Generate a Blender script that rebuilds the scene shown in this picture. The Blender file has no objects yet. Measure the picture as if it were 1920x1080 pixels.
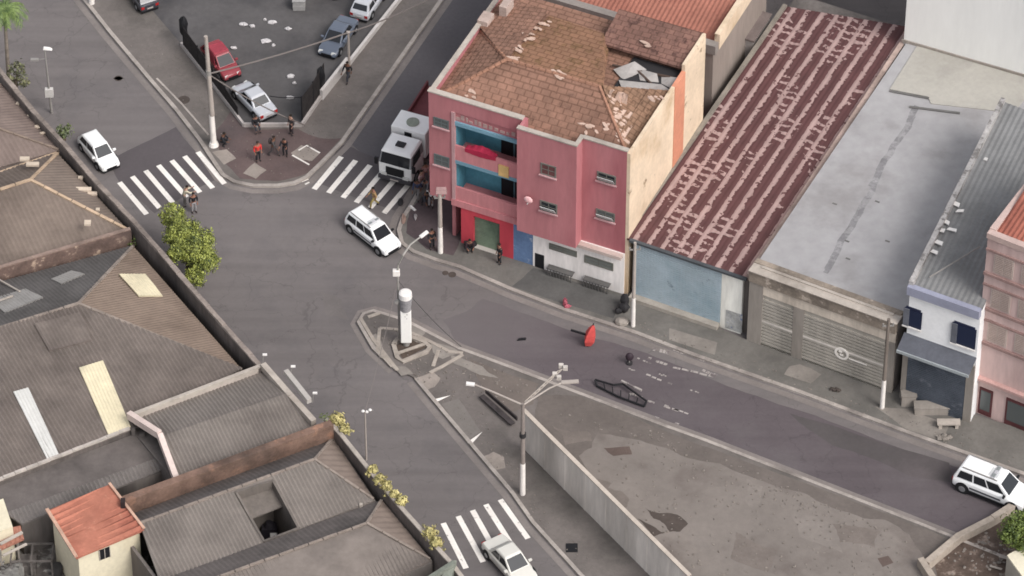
import bpy, math, random
from mathutils import Vector, Matrix
R = math.radians
random.seed(7)
sc = bpy.context.scene
# ---------------- camera ----------------
T = R(43.5); D = 300.0; FPX = 9000.0
CP = Vector((0, -D*math.cos(T), D*math.sin(T)))
FW = Vector((0, math.cos(T), -math.sin(T))); UP = Vector((0, math.sin(T), math.cos(T))); RT = Vector((1, 0, 0))
cd = bpy.data.cameras.new("camera"); cam = bpy.data.objects.new("camera", cd); sc.collection.objects.link(cam)
cam.location = CP; cam.rotation_euler = (R(90)-T, 0, 0)
cd.sensor_width = 36; cd.lens = 36*FPX/1920; cd.clip_start = 5; cd.clip_end = 6000
sc.camera = cam
# ---------------- light: soft overcast ----------------
SUN_AZ, SUN_EL = R(134), R(47)      # compass angle from +Y clockwise
w = bpy.data.worlds.new("World"); sc.world = w; w.use_nodes = True
nt = w.node_tree; bg = nt.nodes['Background']
sky = nt.nodes.new('ShaderNodeTexSky'); sky.sky_type = 'NISHITA'; sky.sun_disc = False
sky.sun_elevation = SUN_EL; sky.sun_rotation = SUN_AZ; sky.dust_density = 4; sky.air_density = 1.0
hs = nt.nodes.new('ShaderNodeHueSaturation'); hs.inputs['Saturation'].default_value = 0.3
nt.links.new(sky.outputs[0], hs.inputs['Color']); nt.links.new(hs.outputs[0], bg.inputs['Color'])
bg.inputs['Strength'].default_value = 0.15
sl = bpy.data.lights.new("sun", 'SUN'); sl.energy = 1.15; sl.angle = R(26); sl.color = (1, 0.965, 0.93)
so = bpy.data.objects.new("sun", sl); sc.collection.objects.link(so)
sd = Vector((math.sin(SUN_AZ)*math.cos(SUN_EL), math.cos(SUN_AZ)*math.cos(SUN_EL), math.sin(SUN_EL)))
so.rotation_euler = sd.to_track_quat('Z', 'Y').to_euler()
sc.view_settings.view_transform = 'Standard'; sc.view_settings.look = 'None'
sc.view_settings.exposure = 0.40; sc.view_settings.gamma = 1
sc.cycles.filter_width = 1.7 if hasattr(sc.cycles, 'filter_width') else 1.5

# ---------------- pixel of the photograph -> point on a real plane ----------------
def ray(u, v): return FW + RT*((u-960)/FPX) - UP*((v-540)/FPX)
def P(u, v, z=0.0):
    d = ray(u, v); k = (z-CP.z)/d.z
    return CP + d*k
def P2(u, v, z=0.0):
    p = P(u, v, z); return (p.x, p.y)
def XY(pts, z=0.0): return [P2(u, v, z) for u, v in pts]

class Frame:
    """a building's own frame: x along its street front, y into the plot"""
    def __init__(s, u0, v0, u1, v1, z=0.0):
        s.o = P(u0, v0, z); q = P(u1, v1, z); s.o.z = 0
        s.a = math.atan2(q.y-s.o.y, q.x-s.o.x)
        s.M = Matrix.Translation(s.o) @ Matrix.Rotation(s.a, 4, 'Z'); s.I = s.M.inverted()
        s.ld = s.I.to_3x3()
        s.w = (q.xy-s.o.xy).length
    def L(s, u, v, z=0.0):
        p = s.I @ P(u, v, z); return (p.x, p.y, z)
    def F(s, u, v, y=0.0):
        c = s.I @ CP; d = s.ld @ ray(u, v); k = (y-c.y)/d.y; p = c + d*k
        return (p.x, p.z)

# ---------------- materials ----------------
MATS = {}
def srgb(c):
    return tuple((x/12.92 if x <= .04045 else ((x+.055)/1.055)**2.4) for x in c)
def mat(name, col, rough=.85, var=.18, scale=.5, fine=6.0, spots=None, spot_col=None, streak=False, metal=0, bump=.0, spot_scale=1.2, stain=None, cracks=0, track=30, tiles=0):
    """matt surface: base colour broken up by a broad and a fine noise, optional patches of a second colour"""
    if name in MATS: return MATS[name]
    m = bpy.data.materials.new(name); m.use_nodes = True; n = m.node_tree; b = n.nodes['Principled BSDF']
    b.inputs['Roughness'].default_value = rough; b.inputs['Metallic'].default_value = metal
    b.inputs['Specular IOR Level'].default_value = .3 if rough > .4 else .5
    N = n.nodes.new; Lk = n.links.new
    geo = N('ShaderNodeNewGeometry'); mp = N('ShaderNodeMapping'); Lk(geo.outputs['Position'], mp.inputs['Vector'])
    if streak: mp.inputs['Scale'].default_value = (1, 1, .18)
    def noise(sc_, det=4, ro=.55, src=mp):
        t = N('ShaderNodeTexNoise'); t.inputs['Scale'].default_value = sc_; t.inputs['Detail'].default_value = det
        t.inputs['Roughness'].default_value = ro; Lk(src.outputs[0], t.inputs['Vector']); return t.outputs['Fac']
    def ramp(src, a, c, lo, hi):
        r = N('ShaderNodeMapRange'); r.inputs['From Min'].default_value = a; r.inputs['From Max'].default_value = c
        r.inputs['To Min'].default_value = lo; r.inputs['To Max'].default_value = hi; Lk(src, r.inputs['Value']); return r.outputs[0]
    v1 = ramp(noise(scale), .3, .7, 1-var, 1+var); v2 = ramp(noise(fine, 3, .7), .3, .7, 1-var*.6, 1+var*.6)
    mu = N('ShaderNodeMath'); mu.operation = 'MULTIPLY'; Lk(v1, mu.inputs[0]); Lk(v2, mu.inputs[1])
    base = N('ShaderNodeRGB'); base.outputs[0].default_value = (*col, 1); cur = base.outputs[0]
    if spots is not None:
        mx = N('ShaderNodeMix'); mx.data_type = 'RGBA'; f = ramp(noise(spot_scale, 6, .65), spots, spots+.08, 0, 1)
        Lk(f, mx.inputs['Factor']); Lk(cur, mx.inputs['A']); mx.inputs['B'].default_value = (*spot_col, 1); cur = mx.outputs['Result']
    if stain is not None:
        mx = N('ShaderNodeMix'); mx.data_type = 'RGBA'; f = ramp(noise(.23, 5, .6), .5, .68, 0, 1)
        Lk(f, mx.inputs['Factor']); Lk(cur, mx.inputs['A']); mx.inputs['B'].default_value = (*stain, 1); cur = mx.outputs['Result']
    vm = N('ShaderNodeVectorMath'); vm.operation = 'SCALE'; Lk(cur, vm.inputs[0]); Lk(mu.outputs[0], vm.inputs['Scale'])
    Lk(vm.outputs[0], b.inputs['Base Color'])
    if cracks:
        vo = N('ShaderNodeTexVoronoi'); vo.feature = 'DISTANCE_TO_EDGE'; vo.inputs['Scale'].default_value = cracks
        wn = N('ShaderNodeTexNoise'); wn.inputs['Scale'].default_value = 1.3; wn.inputs['Detail'].default_value = 5; Lk(mp.outputs[0], wn.inputs['Vector'])
        wa = N('ShaderNodeVectorMath'); wa.operation = 'MULTIPLY_ADD'; wa.inputs[1].default_value = (1.6,1.6,0); Lk(wn.outputs['Color'], wa.inputs[0]); Lk(mp.outputs[0], wa.inputs[2]); Lk(wa.outputs[0], vo.inputs['Vector'])
        cm = ramp(vo.outputs['Distance'], .0, .012, .80, 1.0)
        gate = ramp(noise(.11, 3), .50, .56, 0, 1)
        inv = N('ShaderNodeMath'); inv.operation = 'MAXIMUM'; Lk(cm, inv.inputs[0]); Lk(gate, inv.inputs[1])
        sp = ramp(noise(.9, 5, .75), .66, .78, 1.0, .80); pl2 = ramp(noise(.05, 4, .6), .35, .65, .92, 1.08)
        tr = N('ShaderNodeMapping'); tr.inputs['Rotation'].default_value = (0, 0, R(track)); tr.inputs['Scale'].default_value = (.06, 1.1, 1); Lk(geo.outputs['Position'], tr.inputs['Vector'])
        tk = ramp(noise(1.0, 3, .5, tr), .35, .7, 1.05, .91)
        cur = vm.outputs[0]
        for f_ in (inv.outputs[0], sp, pl2, tk):
            q = N('ShaderNodeVectorMath'); q.operation = 'SCALE'; Lk(cur, q.inputs[0]); Lk(f_, q.inputs['Scale']); cur = q.outputs[0]
        Lk(cur, b.inputs['Base Color'])
    if tiles:
        fr = N('ShaderNodeMapping'); fr.inputs['Rotation'].default_value = (0, 0, -tiles); Lk(geo.outputs['Position'], fr.inputs['Vector'])
        bt = N('ShaderNodeTexBrick'); bt.inputs['Scale'].default_value = 1; bt.inputs['Brick Width'].default_value = .62; bt.inputs['Row Height'].default_value = .4; bt.inputs['Mortar Size'].default_value = .06; bt.inputs['Mortar Smooth'].default_value = .6
        bt.inputs['Color1'].default_value = (.93,.93,.93,1); bt.inputs['Color2'].default_value = (1.1,1.08,1.06,1); bt.inputs['Mortar'].default_value = (.66,.64,.62,1); Lk(fr.outputs[0], bt.inputs['Vector']); bt.offset_frequency = 2
        q = N('ShaderNodeVectorMath'); q.operation = 'MULTIPLY'; Lk(vm.outputs[0], q.inputs[0]); Lk(bt.outputs['Color'], q.inputs[1]); Lk(q.outputs[0], b.inputs['Base Color'])
    if bump:
        bp = N('ShaderNodeBump'); bp.inputs['Strength'].default_value = bump; bp.inputs['Distance'].default_value = .05
        Lk(noise(fine*1.5, 4, .7), bp.inputs['Height']); Lk(bp.outputs[0], b.inputs['Normal'])
    MATS[name] = m; return m
def glass(name, col=(.02, .025, .03), rough=.12):
    if name in MATS: return MATS[name]
    m = bpy.data.materials.new(name); m.use_nodes = True; b = m.node_tree.nodes['Principled BSDF']
    b.inputs['Base Color'].default_value = (*col, 1); b.inputs['Roughness'].default_value = rough
    MATS[name] = m; return m
def ribmat(name, dark, pale, ang, pitch, org):
    """maroon sheets with ragged pale bands along the ribs and rungs of flaked paint between them"""
    m = bpy.data.materials.new(name); m.use_nodes = True; n = m.node_tree; b = n.nodes['Principled BSDF']; b.inputs['Roughness'].default_value = .8
    N = n.nodes.new; Lk = n.links.new
    geo = N('ShaderNodeNewGeometry'); sb = N('ShaderNodeVectorMath'); sb.operation = 'SUBTRACT'; sb.inputs[1].default_value = org
    Lk(geo.outputs['Position'], sb.inputs[0])
    mp = N('ShaderNodeMapping'); mp.vector_type = 'POINT'; mp.inputs['Rotation'].default_value = (0, 0, -ang); Lk(sb.outputs[0], mp.inputs['Vector'])
    sp = N('ShaderNodeSeparateXYZ'); Lk(mp.outputs[0], sp.inputs[0])
    def M(op, a, c=None, d=None):
        t = N('ShaderNodeMath'); t.operation = op
        for i, x in enumerate((a, c, d)):
            if x is None: continue
            if isinstance(x, (int, float)): t.inputs[i].default_value = x
            else: Lk(x, t.inputs[i])
        return t.outputs[0]
    def noise(scx, scy, det=3, off=0):
        q = N('ShaderNodeMapping'); q.inputs['Scale'].default_value = (scx, scy, 0.001); q.inputs['Location'].default_value = (off, off, 0); Lk(mp.outputs[0], q.inputs['Vector'])
        t = N('ShaderNodeTexNoise'); t.inputs['Scale'].default_value = 1; t.inputs['Detail'].default_value = det; Lk(q.outputs[0], t.inputs['Vector']); return t.outputs['Fac']
    x = sp.outputs[0]; y = sp.outputs[1]
    xx = M('ADD', M('DIVIDE', x, pitch), M('MULTIPLY', M('SUBTRACT', noise(.5, 2.2), .5), .16))
    fx = M('FRACT', xx); col_id = M('FLOOR', xx)
    wid = M('ADD', .13, M('MULTIPLY', noise(.9, .35, 2, 9), .40))
    band = M('LESS_THAN', fx, M('ADD', wid, M('MULTIPLY', M('SUBTRACT', noise(1.5, 4, 4, 3), .5), .6)))
    fy = M('FRACT', M('ADD', M('DIVIDE', y, .62), M('MULTIPLY', noise(1, 1, 3, 5), 1.1)))
    rung = M('MULTIPLY', M('LESS_THAN', fy, M('ADD', .12, M('MULTIPLY', noise(1.2, 1.2, 3, 71), .5))), M('GREATER_THAN', noise(.42, .2, 4, 17), .545))
    rung = M('MULTIPLY', rung, M('GREATER_THAN', noise(1.6, 1.6, 3, 31), .45))
    mask = M('MAXIMUM', band, rung)
    mask = M('MULTIPLY', mask, M('GREATER_THAN', noise(2.2, 2.2, 4, 43), .37))
    mx = N('ShaderNodeMix'); mx.data_type = 'RGBA'; Lk(M('MULTIPLY', mask, .9), mx.inputs['Factor'])
    def vcol(c, off):
        r = N('ShaderNodeRGB'); r.outputs[0].default_value = (*c, 1); vm = N('ShaderNodeVectorMath'); vm.operation = 'SCALE'
        Lk(r.outputs[0], vm.inputs[0]); Lk(M('ADD', .65, M('MULTIPLY', noise(.8, .8, 5, off), .7)), vm.inputs['Scale']); return vm.outputs[0]
    Lk(vcol(dark, 50), mx.inputs['A']); Lk(vcol(pale, 60), mx.inputs['B']); Lk(mx.outputs['Result'], b.inputs['Base Color'])
    return m
def c8(r, g, b, k=1.0):
    """photo colour (0-255) -> surface albedo under this light"""
    return tuple(min(.85, x*k) for x in srgb((r/255, g/255, b/255)))

# ---------------- mesh building ----------------
class MB:
    def __init__(s): s.v = []; s.f = []
    def add(s, vs, fs):
        k = len(s.v); s.v += [tuple(p) for p in vs]; s.f += [tuple(i+k for i in f) for f in fs]; return s
    def box(s, x0, x1, y0, y1, z0, z1):
        x0, x1 = sorted((x0, x1)); y0, y1 = sorted((y0, y1)); z0, z1 = sorted((z0, z1))
        return s.add([(x0,y0,z0),(x1,y0,z0),(x1,y1,z0),(x0,y1,z0),(x0,y0,z1),(x1,y0,z1),(x1,y1,z1),(x0,y1,z1)],
            [(0,3,2,1),(4,5,6,7),(0,1,5,4),(1,2,6,5),(2,3,7,6),(3,0,4,7)])
    def hull8(s, b4, t4):
        return s.add(list(b4)+list(t4), [(0,3,2,1),(4,5,6,7),(0,1,5,4),(1,2,6,5),(2,3,7,6),(3,0,4,7)])
    def prism(s, poly, z0, z1):
        A = sum(poly[i][0]*poly[(i+1)%len(poly)][1]-poly[(i+1)%len(poly)][0]*poly[i][1] for i in range(len(poly)))
        if A < 0: poly = poly[::-1]
        n = len(poly); zs0 = z0 if isinstance(z0, (list, tuple)) else [z0]*n; zs1 = z1 if isinstance(z1, (list, tuple)) else [z1]*n
        if A < 0:
            zs0 = list(zs0)[::-1]; zs1 = list(zs1)[::-1]
        return s.add([(p[0], p[1], a) for p, a in zip(poly, zs0)]+[(p[0], p[1], a) for p, a in zip(poly, zs1)],
            [tuple(range(n))[::-1], tuple(range(n, 2*n))]+[(i, (i+1)%n, n+(i+1)%n, n+i) for i in range(n)])
    def slab(s, pts, th=.08):
        """a face with thickness straight down"""
        n = len(pts); pts = [Vector(p) for p in pts]
        nz = sum((pts[i].x*pts[(i+1)%n].y-pts[(i+1)%n].x*pts[i].y) for i in range(n))
        if nz < 0: pts = pts[::-1]
        return s.add(pts+[p-Vector((0,0,th)) for p in pts], [tuple(range(n)), tuple(range(n,2*n))[::-1]]+[(i, n+i, n+(i+1)%n, (i+1)%n) for i in range(n)])
    def poly(s, pts): return s.add(pts, [tuple(range(len(pts)))])
    def tube(s, p0, p1, r0, r1=None, n=10, cap=True):
        r1 = r0 if r1 is None else r1; p0 = Vector(p0); p1 = Vector(p1); d = (p1-p0)
        if d.length < 1e-6: return s
        q = d.to_track_quat('Z', 'Y'); vs = []
        for p, r in ((p0, r0), (p1, r1)):
            for i in range(n):
                a = 2*math.pi*i/n; vs.append(p + q @ Vector((math.cos(a)*r, math.sin(a)*r, 0)))
        fs = [(i, (i+1)%n, n+(i+1)%n, n+i) for i in range(n)]
        if cap: fs += [tuple(range(n))[::-1], tuple(range(n, 2*n))]
        return s.add(vs, fs)
    def path(s, pts, r, n=8, r1=None):
        r1 = r if r1 is None else r1; m = len(pts)-1
        for i in range(m): s.tube(pts[i], pts[i+1], r+(r1-r)*i/m, r+(r1-r)*(i+1)/m, n)
        return s
    def wall(s, a, b, t, z0, z1, za=None):
        """upright slab from a to b (xy), thickness t, top z1 at a and za at b"""
        a = Vector(a[:2]); b = Vector(b[:2]); d = (b-a).normalized(); q = Vector((-d.y, d.x))*t/2; za = z1 if za is None else za
        return s.add([(a.x-q.x,a.y-q.y,z0),(b.x-q.x,b.y-q.y,z0),(b.x+q.x,b.y+q.y,z0),(a.x+q.x,a.y+q.y,z0),
                      (a.x-q.x,a.y-q.y,z1),(b.x-q.x,b.y-q.y,za),(b.x+q.x,b.y+q.y,za),(a.x+q.x,a.y+q.y,z1)],
                     [(0,3,2,1),(4,5,6,7),(0,1,5,4),(1,2,6,5),(2,3,7,6),(3,0,4,7)])
    def bar(s, a, b, wd, ht):
        """square bar between two 3-D points"""
        a = Vector(a); b = Vector(b); d = (b-a).normalized(); q = d.cross(Vector((0,0,1)))
        if q.length < 1e-3: q = Vector((1,0,0))
        q = q.normalized()*wd/2; u = q.cross(d).normalized()*ht/2
        if u.z < 0: u = -u
        return s.add([a-q-u, b-q-u, b+q-u, a+q-u, a-q+u, b-q+u, b+q+u, a+q+u], [(0,3,2,1),(4,5,6,7),(0,1,5,4),(1,2,6,5),(2,3,7,6),(3,0,4,7)])
    def corr(s, pts, dr, pitch=.2, h=.05, saw=False, th=.12, wob=0):
        """corrugated sheet over a flat convex polygon pts; ribs run along dr"""
        pts = [Vector(p) for p in pts]; n = Vector((0,0,0))
        for i in range(len(pts)): n += (pts[i]-pts[0]).cross(pts[(i+1)%len(pts)]-pts[0])
        n.normalize(); 
        if n.z < 0: n = -n
        dr = Vector(dr); dr = (dr - n*dr.dot(n)).normalized(); e = dr.cross(n).normalized(); o = pts[0]
        uv = [((p-o).dot(e), (p-o).dot(dr)) for p in pts]
        lo = min(a for a, _ in uv); hi = max(a for a, _ in uv)
        def clip(pl, c, sign):
            out = []
            for i in range(len(pl)):
                a, b2 = pl[i], pl[(i+1)%len(pl)]; da = (a[0]-c)*sign; db = (b2[0]-c)*sign
                if da >= 0: out.append(a)
                if (da > 0 and db < 0) or (da < 0 and db > 0):
                    t = da/(da-db); out.append((c, a[1]+(b2[1]-a[1])*t))
            return out
        half = pitch/2 if not saw else pitch; k = 0; x = lo
        while x < hi-1e-6:
            x2 = min(hi, x+half); pl = clip(clip(uv, x, 1), x2, -1)
            if len(pl) > 2:
                vs = []; r0 = random.uniform(-1, 1)*wob
                for a, b2 in pl:
                    t = (a-x)/half
                    hh = (h*(1-t) if saw else (h*t if k % 2 == 0 else h*(1-t)))+r0
                    vs.append(o + e*a + dr*b2 + n*hh)
                A = (vs[1]-vs[0]).cross(vs[2]-vs[0])
                m = len(vs); f = tuple(range(m)) if A.dot(n) > 0 else tuple(range(m))[::-1]
                s.add(vs, [f])
            x = x2; k += 1
        s.slab([p-n*.02 for p in pts], th)
        return s
    def blob(s, c, rx, ry, rz, seg=10, ring=6, jit=.0):
        vs = []; c = Vector(c)
        for j in range(ring+1):
            ph = math.pi*j/ring
            for i in range(seg):
                a = 2*math.pi*i/seg; k = 1+random.uniform(-jit, jit)
                vs.append((c.x+rx*k*math.sin(ph)*math.cos(a), c.y+ry*k*math.sin(ph)*math.sin(a), c.z+rz*k*math.cos(ph)))
        fs = []
        for j in range(ring):
            for i in range(seg):
                fs.append((j*seg+i, (j+1)*seg+i, (j+1)*seg+(i+1)%seg, j*seg+(i+1)%seg))
        return s.add(vs, fs)
    def build(s, name, m, parent=None, smooth=False, bevel=0, world=False):
        me = bpy.data.meshes.new(name); me.from_pydata([tuple(v) for v in s.v], [], s.f); me.update()
        if m: me.materials.append(m)
        o = bpy.data.objects.new(name, me); sc.collection.objects.link(o)
        if parent is not None: o.parent = parent
        if world and parent is not None:       # vertices were given in world space: bring them into the thing's frame
            top = parent
            Mx = top.matrix_basis.copy()
            while top.parent: top = top.parent; Mx = top.matrix_basis @ Mx
            me.transform(Mx.inverted())
        if smooth:
            me.shade_smooth(); me.set_sharp_from_angle(angle=R(38))
        if bevel:
            b = o.modifiers.new('bevel', 'BEVEL'); b.width = bevel; b.segments = 2; b.limit_method = 'ANGLE'; b.angle_limit = R(35)
        return o
def props(o, label=None, cat=None, group=None, kind=None):
    if label: o['label'] = label
    if cat: o['category'] = cat
    if group: o['group'] = group
    if kind: o['kind'] = kind
    return o
def thing(name, label, cat, loc=(0,0,0), rz=0, group=None):
    o = bpy.data.objects.new(name, None); sc.collection.objects.link(o); o.empty_display_size = .3
    o.location = loc; o.rotation_euler = (0, 0, rz)
    return props(o, label, cat, group)
def single(mb, name, m, label, cat, loc=None, group=None, **k):
    """a thing that is one mesh, its origin moved to its base"""
    if loc is None:
        xs = [v[0] for v in mb.v]; ys = [v[1] for v in mb.v]; loc = (sum(xs)/len(xs), sum(ys)/len(ys), min(v[2] for v in mb.v))
    mb.v = [(v[0]-loc[0], v[1]-loc[1], v[2]-loc[2]) for v in mb.v]
    o = mb.build(name, m, **k); o.location = loc
    return props(o, label, cat, group)
def struct(mb, name, m, **k): return props(mb.build(name, m, **k), kind='structure')
def dup(root, loc=None, rz=None, label=None):
    r = root.copy(); sc.collection.objects.link(r)
    if loc is not None: r.location = loc
    if rz is not None: r.rotation_euler = (0, 0, rz)
    if label: r['label'] = label
    for ch in list(root.children):
        c = ch.copy(); sc.collection.objects.link(c); c.parent = r
        for g in list(ch.children):
            d = g.copy(); sc.collection.objects.link(d); d.parent = c
    return r
# ---------------- palette ----------------
ASPH = mat('asphalt', c8(119,113,112,.84), .9, .06, .12, 3.0, stain=c8(110,105,105,.84), bump=.15, cracks=.35, track=58)
ASPH2 = mat('asphalt_dark', c8(99,91,94,.82), .9, .08, .15, 4.0, stain=c8(105,98,100,.82), bump=.15, cracks=.4, track=27)
def blend_in(m, other, p0, p1):
    """the darker resurfacing fades raggedly into the older asphalt between two points of the road"""
    n = m.node_tree; b = n.nodes['Principled BSDF']; src = b.inputs['Base Color'].links[0].from_socket; N = n.nodes.new; Lk = n.links.new
    d = (p1-p0).normalized(); g_ = N('ShaderNodeNewGeometry'); dt = N('ShaderNodeVectorMath'); dt.operation = 'DOT_PRODUCT'; dt.inputs[1].default_value = d; Lk(g_.outputs['Position'], dt.inputs[0])
    t = N('ShaderNodeTexNoise'); t.inputs['Scale'].default_value = .35; t.inputs['Detail'].default_value = 6; Lk(g_.outputs['Position'], t.inputs['Vector'])
    ma = N('ShaderNodeMath'); ma.operation = 'MULTIPLY_ADD'; ma.inputs[1].default_value = 7.0; Lk(t.outputs['Fac'], ma.inputs[0]); Lk(dt.outputs['Value'], ma.inputs[2])
    r = N('ShaderNodeMapRange'); r.inputs['From Min'].default_value = p0.dot(d)+3.5; r.inputs['From Max'].default_value = p1.dot(d)+3.5; Lk(ma.outputs[0], r.inputs['Value'])
    mx = N('ShaderNodeMix'); mx.data_type = 'RGBA'; mx.inputs['A'].default_value = (*other, 1); Lk(r.outputs[0], mx.inputs['Factor']); Lk(src, mx.inputs['B']); Lk(mx.outputs['Result'], b.inputs['Base Color'])
blend_in(ASPH2, c8(115,109,109,.84), P(800,585,0), P(1060,680,0))
PATCH = mat('asphalt_new', c8(95,89,91,.83), .9, .08, .3, 4.0, stain=c8(104,98,98,.83))
LOT = mat('lot_tarmac', c8(97,94,94,.8), .9, .14, .25, 3.0, stain=c8(78,76,78,.8))
PAVE = mat('pavement', c8(120,113,109,.8), .92, .16, .35, 4.0, stain=c8(100,95,91,.8), bump=.2)
PAVE2 = mat('pavement_grey', c8(122,118,113,.8), .92, .16, .4, 4.0, stain=c8(106,103,99,.8), bump=.2)
PAVER = mat('pavement_reddish', c8(108,92,90,.8), .92, .14, .5, 5.0, stain=c8(92,82,82,.8))
KERB = mat('kerb_stone', c8(176,167,160,.84), .9, .2, .9, 5.0, stain=c8(130,122,117,.8))
EARTH = mat('bare_earth', c8(135,127,121,.82), .95, .10, .3, 2.5, stain=c8(116,107,102,.8), bump=.4)
EARTH2 = mat('damp_earth', c8(113,105,100,.82), .95, .14, .4, 3.0, bump=.3)
MUD = mat('mud', c8(86,77,72,.8), .8, .2, .8, 4.0)
PAINT = mat('road_paint', c8(230,224,217,.98), .8, .10, .8, 9.0, spots=.60, spot_col=c8(150,144,140,.8), spot_scale=2.5)
PAINTW = mat('worn_paint', c8(176,168,163,.85), .85, .14, .8, 9.0, spots=.5, spot_col=c8(118,110,110,.8), spot_scale=1.6)
CONC = mat('concrete', c8(160,152,144,.82), .9, .15, .5, 4.0, stain=c8(134,126,118,.8), streak=True)
CONCD = mat('concrete_dark', c8(118,111,107,.82), .9, .25, .5, 3.0, stain=c8(72,67,65,.8), streak=True)
WHITEC = mat('white_cap', c8(214,206,198,.9), .85, .12, .6, 4.0)
PALEC = mat('pale_cap', c8(186,176,166,.86), .88, .15, .6, 4.0, stain=c8(150,140,131,.8))
METAL = mat('pole_metal', c8(150,146,142,.85), .6, .08, 1, 4.0)
WHITE = mat('white_paint', c8(228,224,220,.95), .5, .05, 1, 4.0)
BLACK = mat('black', (.012,.012,.014), .6, .1)
DARK = mat('dark', (.03,.028,.03), .7, .1)
CABLE = mat('cable', c8(128,120,116,.8), .7, .05)
def strip(pts, wd, side=0):
    """outline of a band of width wd following pts (xy)"""
    pts = [Vector(p[:2]) for p in pts]; n = len(pts); A = []; B = []
    for i in range(n):
        a = pts[max(0, i-1)]; b = pts[min(n-1, i+1)]; d = (b-a).normalized(); q = Vector((-d.y, d.x))
        A.append(pts[i]+q*wd*(.5+side/2)); B.append(pts[i]-q*wd*(.5-side/2))
    return A, B
def band(mb, pts, wd, z0, z1=None, side=0):
    A, B = strip(pts, wd, side); n = len(A)
    for i in range(n-1):
        if z1 is None: mb.add([(B[i].x,B[i].y,z0),(B[i+1].x,B[i+1].y,z0),(A[i+1].x,A[i+1].y,z0),(A[i].x,A[i].y,z0)], [(0,1,2,3)])
        else: mb.hull8([(B[i].x,B[i].y,z0),(B[i+1].x,B[i+1].y,z0),(A[i+1].x,A[i+1].y,z0),(A[i].x,A[i].y,z0)],
                       [(B[i].x,B[i].y,z1),(B[i+1].x,B[i+1].y,z1),(A[i+1].x,A[i+1].y,z1),(A[i].x,A[i].y,z1)])
    return mb
def sheet(pts, z, name, m, zz=0.0):
    mb = MB(); p = XY(pts, zz); A = sum(p[i][0]*p[(i+1)%len(p)][1]-p[(i+1)%len(p)][0]*p[i][1] for i in range(len(p)))
    if A < 0: p = p[::-1]
    mb.poly([(x, y, z) for x, y in p]); return struct(mb, name, m)
def ragged(pts, k=4, j=.12, zz=0.0):
    p = [Vector(q) for q in XY(pts, zz)]; amp = j*1.5
    for lv in range(4):
        out = []
        for i in range(len(p)):
            a = p[i]; b = p[(i+1)%len(p)]; out.append(a); d = b-a; L0 = min(1, d.length/1.5)
            if d.length > .09: out.append((a+b)/2+Vector((random.uniform(-1,1), random.uniform(-1,1)))*amp*L0)
        p = out; amp *= .62
    return [(q.x, q.y) for q in p]
def ragged_old(pts, k=4, j=.12, zz=0.0):
    """irregular outline in world xy from pixel corners"""
    p = [Vector(q) for q in XY(pts, zz)]; out = []
    for i in range(len(p)):
        a = p[i]; b = p[(i+1)%len(p)]
        for t in range(k): out.append(a.lerp(b, t/k)+Vector((random.uniform(-j, j), random.uniform(-j, j))))
    return [(q.x, q.y) for q in out]
def rsheet(pts, z, name, m, k=4, j=.12):
    p = ragged(pts, k, j); A = sum(p[i][0]*p[(i+1)%len(p)][1]-p[(i+1)%len(p)][0]*p[i][1] for i in range(len(p)))
    if A < 0: p = p[::-1]
    mb = MB(); mb.poly([(x, y, z) for x, y in p]); return struct(mb, name, m)
# ---------------- ground ----------------
g = MB(); g.box(-900, 900, -300, 2500, -.4, 0); struct(g, 'ground', ASPH)
rsheet([(905,560),(1190,655),(1500,770),(1960,935),(2000,1120),(1820,1020),(1500,905),(1250,805),(1080,742),(862,655),(830,600)], .004, 'road', ASPH2, 4, .15)
sheet([(650,262),(870,-40),(960,-40),(812,190),(806,345),(780,380)], .004, 'road', mat('asphalt_side', c8(101,97,100,.8), .9, .12, .15, 4.0, bump=.15))
rsheet([(205,300),(330,238),(368,285),(410,335),(290,400),(225,345)], .004, 'asphalt_patch', PATCH, 4, .08)
rsheet([(1480,775),(1780,868),(1790,905),(1700,890),(1560,835)], .008, 'asphalt_patch', mat('asphalt_repair', c8(90,85,85,.82), .9, .1, .3, 4, stain=c8(99,92,93,.82)), 4, .1)
rsheet([(600,545),(640,560),(655,600),(610,590)], .004, 'asphalt_patch', mat('asphalt_worn', c8(120,114,112,.8), .9, .1), 4, .12)
rsheet([(640,270),(720,300),(790,345),(740,395),(600,345)], .0085, 'asphalt_patch', PATCH, 4, .08)
for (u, v, rx, ry) in [(222,147,11,4),(978,636,0,0)][:1]:
    rsheet([(u-rx,v),(u,v-ry),(u+rx,v),(u,v+ry)], .006, 'road_stain', MUD, 3, .03)
# pavements (raised slabs)
def pavement(pts, name, m, h=.13):
    mb = MB(); mb.prism(XY(pts, 0), -.05, h); return struct(mb, name, m)
def kerb(pts, wd=.26, h=.15, gutter=.4, side=1):
    p = [Vector(q) for q in XY(pts)]
    mb = MB(); band(mb, p, wd, -.03, h); struct(mb, 'kerb', KERB)
    if gutter:
        A, B = strip(p, wd, side*1.0); mb = MB(); o = A if side > 0 else B
        band(mb, o, gutter, .012, None, side); struct(mb, 'gutter', mat('gutter_concrete', c8(138,130,126,.8), .9, .15, .5, 5.0))
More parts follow.
